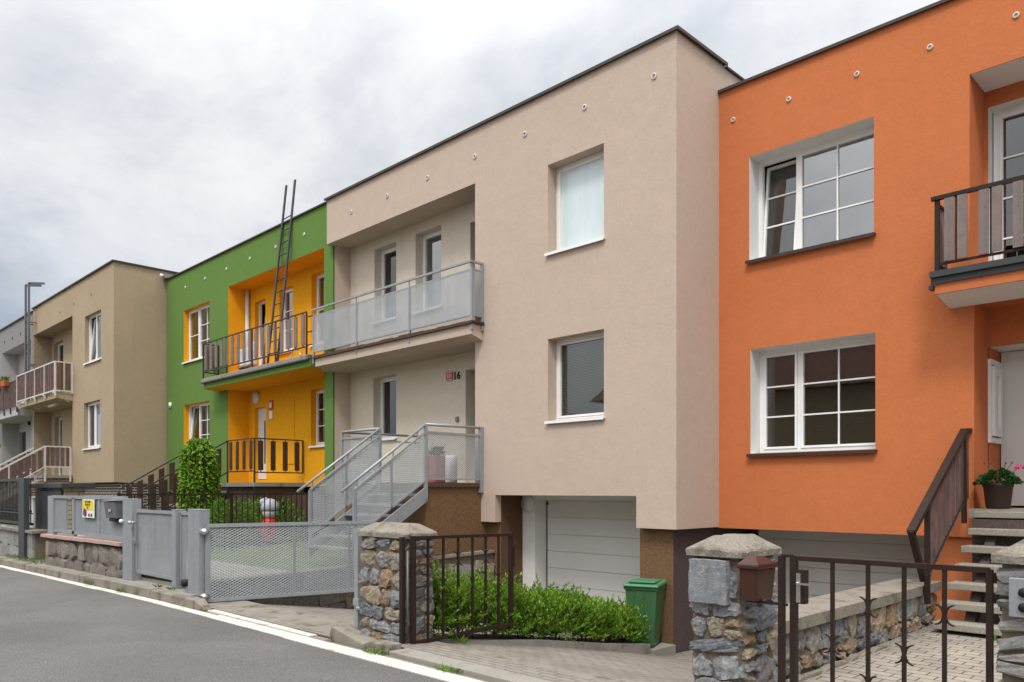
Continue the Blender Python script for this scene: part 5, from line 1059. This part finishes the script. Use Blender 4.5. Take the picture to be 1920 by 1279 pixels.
# low garden wall between orange drive and path
rg = random.Random(71); mb = MB(); mb.m = 0; mb.box(-3.28, -2.98, 5.75, 9.95, -.95, .44)
mb.m = 1; rubble(mb, (-2.98, 5.75, .04), Y_, X_, 4.2, .40, rg, (.12, .22), (.12, .34), th=.14, proud=.04, rough=.8); rubble(mb, (-3.3, 5.75, .04), X_, -Y_, .3, .40, rg, (.15, .22), (.2, .3), th=.14, proud=.04, rough=.8)
mb.m = 2; y_ = 5.66
for l in (1.5, 1.35, 1.45): mb.box(-3.36, -2.90, y_, y_ + l - .008, .442, .545); y_ += l
build('garden_wall', mb, ['mortar', 'rubble', 'concrete_cap'], None, 'low rubble wall with thick concrete top beside the paved path', 'wall', bevel=.012)
mb = MB()
for i in range(14): stone(mb, V((-2.88, 5.9 + i * .28, .045)), Y_, X_, .27, .05, .07, rg, .35, 3)
build('path_edging', mb, 'concrete_cap', kind='structure')

# ================================================================= WHEELIE BIN
t1 = thing('wheelie_bin', (-6.72, 9.5, -.66), 'green plastic wheelie bin beside the beige house pier', 'bin')
bx, by, bz = -6.73, 9.50, -.66
mb = MB(); mb.hexa([(bx - .17, by - .20, bz + .02), (bx + .17, by - .20, bz + .02), (bx + .17, by + .17, bz + .02), (bx - .17, by + .17, bz + .02)], [(bx - .235, by - .255, bz + .86), (bx + .235, by - .255, bz + .86), (bx + .235, by + .25, bz + .86), (bx - .235, by + .25, bz + .86)])
mb.box(bx - .25, bx + .25, by - .27, by + .265, bz + .83, bz + .875)
for dx in (-.09, .05): mb.box(bx + dx - .006, bx + dx + .006, by - .266, by - .248, bz + .70, bz + .83)
build('body', mb, 'bin_green', t1, bevel=.015)
mb = MB(); mb.hexa([(bx - .265, by - .30, bz + .877), (bx + .265, by - .30, bz + .877), (bx + .265, by + .28, bz + .885), (bx - .265, by + .28, bz + .885)], [(bx - .25, by - .285, bz + .91), (bx + .25, by - .285, bz + .91), (bx + .25, by + .27, bz + .94), (bx - .25, by + .27, bz + .94)])
mb.box(bx - .2, bx + .2, by - .22, by + .2, bz + .925, bz + .952); build('lid', mb, 'bin_lid', t1, bevel=.012)
mb = MB(); mb.tube([(bx - .22, by + .31, bz + .90), (bx + .22, by + .31, bz + .90)], .016, 8); build('handle', mb, 'bin_green', t1)
for sg in (-1, 1): mb = MB(); mb.tube([(bx + sg * .13, by + .215, bz + .09), (bx + sg * .165, by + .215, bz + .09)], .09, 18); build('wheel', mb, 'black', t1)
t1.rotation_euler.z = R(20)

# ================================================================= TAN HOUSE FRONT: meter pillar, fence
t1 = thing('meter_pillar', (-20.7, 5.4, .1), 'tan brick pillar with dark grey cabinet door and dark slab top', 'pillar')
mb = MB(); mb.box(-21.85, -19.58, 5.34, 5.75, -.1, 1.66); build('brickwork', mb, 'tan_brick', t1)
mb = MB(); mb.box(-22.05, -19.42, 5.22, 5.92, 1.662, 1.765); build('cap', mb, 'anthracite', t1, bevel=.01)
mb = MB(); mb.box(-21.78, -19.70, 5.28, 5.338, .44, 1.60); mb.box(-21.78, -19.70, 5.26, 5.279, 1.615, 1.645); build('cabinet_door', mb, 'anthracite', t1, bevel=.02)
mb = MB(); mb.box(-23.1, -22.3, 5.36, 5.62, .60, 1.42); mb.box(-23.12, -22.28, 5.35, 5.63, .1, .59); mb.box(-23.14, -22.26, 5.33, 5.64, 1.421, 1.44); build('utility_box', mb, 'pvc_reveal', None, 'pale grey utility box behind the black iron fence post', 'utility box', bevel=.01)
mb = MB(); mb.box(-21.52, -21.02, 4.86, 4.98, .0, 1.90); build('fence_post', mb, 'anthracite', None, 'tall dark grey steel post at the end of the iron fence', 'post', bevel=.01)
mb = MB(); mb.m = 0; mb.box(-30, -20.55, 4.98, 5.26, -.3, .60); mb.m = 1; rubble(mb, (-29.9, 4.98, -.15), X_, -Y_, 9.3, .76, rg, (.28, .36), (.5, .85), .014, .12, .04, .008, rough=.18); rubble(mb, (-20.58, 5.0, -.1), Y_, X_, .26, .70, rg, (.28, .36), (.24, .3), .014, .12, .04, 0, rough=.18)
mb.m = 2; mb.box(-30, -20.45, 4.88, 5.32, .615, .68); build('stone_wall', mb, ['mortar', 'grey_block', 'concrete_cap'], None, 'grey block base wall under the black iron fence at left', 'wall')
t1 = thing('iron_fence', (-25, 5.08, .68), 'black iron bar fence with thin uprights in front of the tan house', 'fence')
mb = MB(); mb.bar((-30, 5.08, 1.87), (-21.2, 5.08, 1.87), .07); mb.bar((-30, 5.08, .80), (-21.2, 5.08, .80), .06); mb.bar((-30, 5.08, 1.05), (-21.2, 5.08, 1.05), .03); build('rails', mb, 'anthracite', t1)
mb = MB()
for i in range(60): x = -29.9 + i * .145; mb.bar((x, 5.08, .80), (x, 5.08, 1.87), .022); mb.lathe((x, 5.08, 1.05), [(.005, 0), (.03, .05), (.005, .12)], 5) if i % 2 else None
build('uprights', mb, 'iron_black', t1)
mb = MB()
for i in range(1600):
    a = rnd.uniform(-30, -23.2); h_ = .35 + .8 * rnd.random() ** .7 * (0.55 + .45 * math.sin(a * 1.7)); p = V((a, rnd.uniform(5.5, 6.6), h_)); leaf(mb, p, (rnd.gauss(0, 1), rnd.gauss(0, 1), rnd.uniform(-.3, 1)), .14, .07)
build('shrub', mb, 'leaf_dark', None, 'dark green shrubs behind the black iron fence', 'shrub')
mb = MB()
for i in range(900):
    p = V((rnd.gauss(-33.5, 1.1), rnd.gauss(6.3, .4), .6 + abs(rnd.gauss(0, 1)) * .9)); leaf(mb, p, (rnd.gauss(0, 1), rnd.gauss(0, 1), rnd.uniform(-.3, 1)), .2, .1)
build('shrub', mb, 'leaf_box', None, 'light green bush left of the white stair railing', 'shrub')

# ================================================================= GREEN HOUSE FRONT: dividing fence, tree, hedge, gnome
t1 = thing('iron_fence', (-15.78, 7.3, .3), 'brown iron fence of thin bars between beige and green gardens', 'fence')
mb = MB(); mb.bar((-15.78, 5.2, 1.52), (-15.78, 9.75, 1.53), .035); mb.bar((-15.78, 5.2, .45), (-15.78, 9.75, .50), .035); build('rails', mb, 'iron_brown', t1)
mb = MB()
for i in range(36): y_ = 5.25 + i * .128; mb.bar((-15.78, y_, .3), (-15.78, y_, 1.52), .018)
build('uprights', mb, 'iron_brown', t1)
for y_ in (5.22, 7.45, 9.7): mb = MB(); mb.bar((-15.78, y_, .1), (-15.78, y_, 1.56), .05); build('post', mb, 'iron_brown', t1)
tr = thing('weeping_tree', (-18.45, 7.9, .35), 'small weeping tree with bright green hanging leaves before green house', 'tree')
mb = MB(); mb.tube([(-18.45, 7.9, .3), (-18.43, 7.92, 1.2), (-18.46, 7.9, 2.0), (-18.44, 7.9, 2.6)], [.06, .05, .045, .025], 8)
for k in range(10):
    a = k * .63; mb.tube([(-18.45, 7.9, 2.5), (-18.45 + .2 * math.cos(a), 7.9 + .2 * math.sin(a), 2.78), (-18.45 + .30 * math.cos(a), 7.9 + .30 * math.sin(a), 2.45), (-18.45 + .36 * math.cos(a), 7.9 + .36 * math.sin(a), 1.4)], [.02, .014, .01, .005], 5)
build('trunk', mb, 'bark', tr)
mb = MB()
for k in range(150):
    a = rnd.uniform(0, 6.283); rr = .34 * rnd.uniform(.3, 1.1); top = 2.45 + .42 * (1 - (rr / .40) ** 2); bot = rnd.choice((rnd.uniform(.55, 1.0), rnd.uniform(.9, 1.9))) if rr > .17 else rnd.uniform(1.6, 2.4)
    z = top; ph = rnd.uniform(0, 6)
    while z > bot:
        tz = (top - z); r2 = min(rr + tz * .06, .42 + .05 * math.sin(a * 3)) + .03 * math.sin(z * 5 + ph); r2 *= 1 - .25 * max(0, 1.2 - z)
        p = V((-18.45 + r2 * math.cos(a), 7.9 + r2 * math.sin(a), z)); leaf(mb, p, (math.cos(a) * .7 + rnd.gauss(0, .45), math.sin(a) * .7 + rnd.gauss(0, .45), rnd.uniform(-1.1, .1)), rnd.uniform(.09, .14), rnd.uniform(.055, .085)); z -= rnd.uniform(.03, .055)
build('crown', mb, 'leaf_tree', tr)
def leafball(mb, c, rx, ry, rz, n, L, shell=.55):
    for i in range(n):
        d = V((rnd.gauss(0, 1), rnd.gauss(0, 1), rnd.gauss(0, 1))).normalized(); k = shell + (1 - shell) * rnd.random() ** .5
        k *= 1 + .12 * noise.noise(d * 3.1 + V(c))
        leaf(mb, V((c[0] + d.x * rx * k, c[1] + d.y * ry * k, c[2] + d.z * rz * k)), d + V((rnd.gauss(0, .5), rnd.gauss(0, .5), rnd.gauss(.3, .5))), L * rnd.uniform(.7, 1.2), L * .55)
mb = MB()
for (x, y_, r_) in ((-17.2, 8.3, .5), (-17.0, 8.75, .52), (-16.8, 9.2, .5), (-17.4, 7.95, .3)): leafball(mb, (x, y_, .85), r_, r_, .55, 900, .075)
build('shrub', mb, 'leaf_box', None, 'clipped rounded green shrub beside the garden figure', 'shrub')
mb = MB(); leafball(mb, (-17.75, 7.40, .75), .33, .3, .45, 500, .08, .2); leafball(mb, (-17.5, 7.25, .55), .28, .28, .35, 300, .08, .2)
build('shrub', mb, 'leaf_tree', None, 'small light green shrub at the foot of the weeping tree', 'shrub')
t1 = thing('garden_figure', (-16.35, 8.6, .42), 'garden figure in red with white head and grey hood', 'statue')
gx, gy, g0 = -16.35, 8.62, .42
mb = MB(); mb.lathe((gx, gy, g0), [(.14, 0), (.17, .05), (.18, .3), (.15, .5), (.09, .58)], 16); build('body', mb, 'gnome_red', t1)
mb = MB(); mb.lathe((gx, gy, g0 + .54), [(.06, 0), (.14, .06), (.17, .15), (.165, .22), (.10, .30)], 16); build('head', mb, 'gnome_white', t1)
mb = MB(); mb.lathe((gx, gy, g0 + .72), [(.175, 0), (.20, .03), (.20, .09), (.185, .17), (.12, .25), (.02, .285)], 16); mb.tube([(gx - .02, gy - .05, g0 + .93), (gx - .10, gy - .14, g0 + .90), (gx - .16, gy - .17, g0 + .84)], [.11, .09, .03], 8); build('hood', mb, 'gnome_grey', t1)
for (ax, az) in ((.17, -.10), (-.10, -.16)): mb = MB(); mb.tube([(gx + ax * .6, gy + az * .3, g0 + .50), (gx + ax, gy + az, g0 + .38), (gx + ax * .8, gy + az * 1.3, g0 + .26)], [.05, .045, .035], 8); build('arm', mb, 'gnome_red', t1)

# ================================================================= HEDGE IN THE DRIVE BED
mb = MB(); sm = MB()
def hz(y): # ground, top
    g_ = -.02 - (y - 5.4) * .155; tp = .62 - (y - 5.5) * .215 + .05 * math.sin(y * 5.1) + .04 * math.sin(y * 11.3 + 1)
    if y > 8.6: tp -= (y - 8.6) * .25
    return g_, tp
for k in range(3000):
    y_ = rnd.uniform(5.42, 9.18); g_, tp = hz(y_); x0 = rnd.gauss(-6.86, .19); x0 = max(-7.3, min(-6.5, x0))
    lvl = rnd.random() ** .8; h0 = g_ + .03 + (tp - g_) * lvl * .80
    side = 1 if rnd.random() < .68 else -1
    out = rnd.uniform(.0, .45) * (1.0 - .55 * lvl)
    base = V((x0, y_, h0)); d = V((side * out * 2.0 + rnd.gauss(0, .22), rnd.gauss(0, .30), .35 + lvl * .9 + rnd.uniform(-.25, .2))).normalized()
    L = rnd.uniform(.14, .30) * (1.45 if rnd.random() < .07 and lvl > .6 else 1.0); nl = int(L / .017)
    bend = V((side * .25, 0, -.25)) * rnd.uniform(0, 1.0)
    for i in range(nl):
        f = (i + 1) / nl; p = base + d * L * f + bend * L * f * f
        if p.x > -6.36: p.x = -6.36 - rnd.random() * .05
        a = rnd.uniform(0, 6.28); o1 = V((math.cos(a), math.sin(a), rnd.uniform(-.1, .5)))
        leaf(mb, p, d * (.55 + .5 * f) + o1 * (1.0 - .45 * f), rnd.uniform(.042, .072) * (1.12 - .35 * f), rnd.uniform(.018, .028))
    if k % 7 == 0: sm.tube([base - d * .1, base + d * L * .9 + bend * L * .8], [.004, .002], 4)
hd = thing('hedge', (-6.85, 7.3, -.3), 'bright green leafy hedge beside the white garage door', 'hedge')
build('foliage', mb, 'leaf_hedge', hd)
for i in range(26):
    y_ = 5.5 + i * .142; g_, tp = hz(y_); sm.tube([(-6.85 + rnd.gauss(0, .08), y_, g_), (-6.85 + rnd.gauss(0, .12), y_ + rnd.gauss(0, .05), g_ + .4)], [.012, .007], 5)
build('stems', sm, 'bark', hd)

# ================================================================= SMALL WEEDS
def tuft(x, y, z, r, n, L, label, m='grass_blade'):
    mb = MB()
    for i in range(n):
        a = rnd.uniform(0, 6.28); q = r * rnd.random() ** .7; leaf(mb, V((x + q * math.cos(a) * 1.6, y + q * math.sin(a) * .6, z)), (math.cos(a) * .7, math.sin(a) * .7, rnd.uniform(.3, 1.2)), L * rnd.uniform(.6, 1.2), .013)
    return build('weed', mb, m, None, label, 'weed', 'weeds in the kerb joints')
tuft(-14.6, 4.37, .0, .10, 60, .12, 'tuft of grass in the gutter below the granite block wall')
tuft(-13.05, 4.38, .0, .11, 60, .11, 'grass tuft in the gutter below the small mesh gate')
tuft(-12.2, 4.60, .13, .05, 26, .07, 'tiny weed on kerb top left of the slim gate post')
tuft(-11.75, 4.62, .13, .06, 34, .08, 'small weed at the base of the slim gate post', 'leaf_box')
tuft(-7.35, 4.78, .06, .08, 50, .07, 'yellowish weeds at the foot of the rusty rubble pillar')
tuft(-6.35, 4.46, .01, .10, 70, .06, 'flat weed in the kerb gap before the rusty rubble pillar', 'leaf_box')
tuft(-5.25, 4.47, .01, .09, 60, .07, 'green weed in the kerb gap at bottom centre of the photo', 'leaf_box')
tuft(-6.42, 5.60, -.04, .08, 50, .09, 'weed beside the bottom of the open iron gate leaf', 'leaf_box')
tuft(-2.15, 9.18, .06, .04, 26, .08, 'small green weed below the bottom concrete step', 'leaf_box')
mb = MB()
for i in range(900): leaf(mb, V((rnd.uniform(-22.3, -18.95), rnd.uniform(4.6, 5.2), gz(-20) + .115)), (rnd.gauss(0, .5), rnd.gauss(0, .5), 1), rnd.uniform(.03, .09), .012)
build('grass_patch', mb, 'grass_blade', kind='stuff', label='short grass patch beside the kerb near the dark cabinet')

# ================================================================= ACROSS THE STREET (seen mirrored in the panes)
H = thing('ochre_house', (-17, -16, 0), 'low ochre house across the street mirrored in the window panes', 'house')
mb = MB(); mb.box(-26, 5, -22, -13, -.2, 6.3); build('wall', mb, 'ochre_plaster', H)  # wall extended and raised to block low sky and darken pane reflections
mb = MB(); mb.hexa([(-26.5, -22.5, 6.32), (5.5, -22.5, 6.32), (5.5, -12.4, 6.32), (-26.5, -12.4, 6.32)], [(-26.5, -18.2, 9.9), (5.5, -18.2, 9.9), (5.5, -17.8, 9.9), (-26.5, -17.8, 9.9)]); build('roof', mb, 'roof_tile', H)
for x in (-24, -20, -16, -12, -8, -4, 0):
    mb = MB(); mb.m = 0; mb.box(x - .8, x + .8, -12.995, -12.95, 1.2, 2.7); mb.m = 1; mb.box(x - .72, x + .72, -12.949, -12.94, 1.28, 2.62); build('window', mb, ['pvc', 'dim_room'], H)
for k, (x, y_, h_) in enumerate(((-9.5, -10.2, 4.6), (-29.5, -12, 6.2), (-3.0, -10.4, 4.9))):
    t1 = thing('garden_tree', (x, y_, 0), ('leafy garden tree before the middle of the ochre house across the street', 'tall leafy tree left of the ochre house across the street', 'broad leafy tree at right before the ochre house across the street')[k], 'tree', 'trees across the street')
    mb = MB(); mb.tube([(x, y_, -.2), (x + .1, y_, h_ * .4), (x, y_, h_ * .8)], [.16, .12, .04], 8); build('trunk', mb, 'bark', t1)
    mb = MB()
    for q in range(9): leafball(mb, (x + rnd.gauss(0, .8), y_ + rnd.gauss(0, .8), h_ * rnd.uniform(.45, .85)), 1.0, 1.0, .9, 330, .28, .4)
    build('crown', mb, 'leaf_dark', t1)
for o in bpy.data.objects:
    if 'base' in o: del o['base']
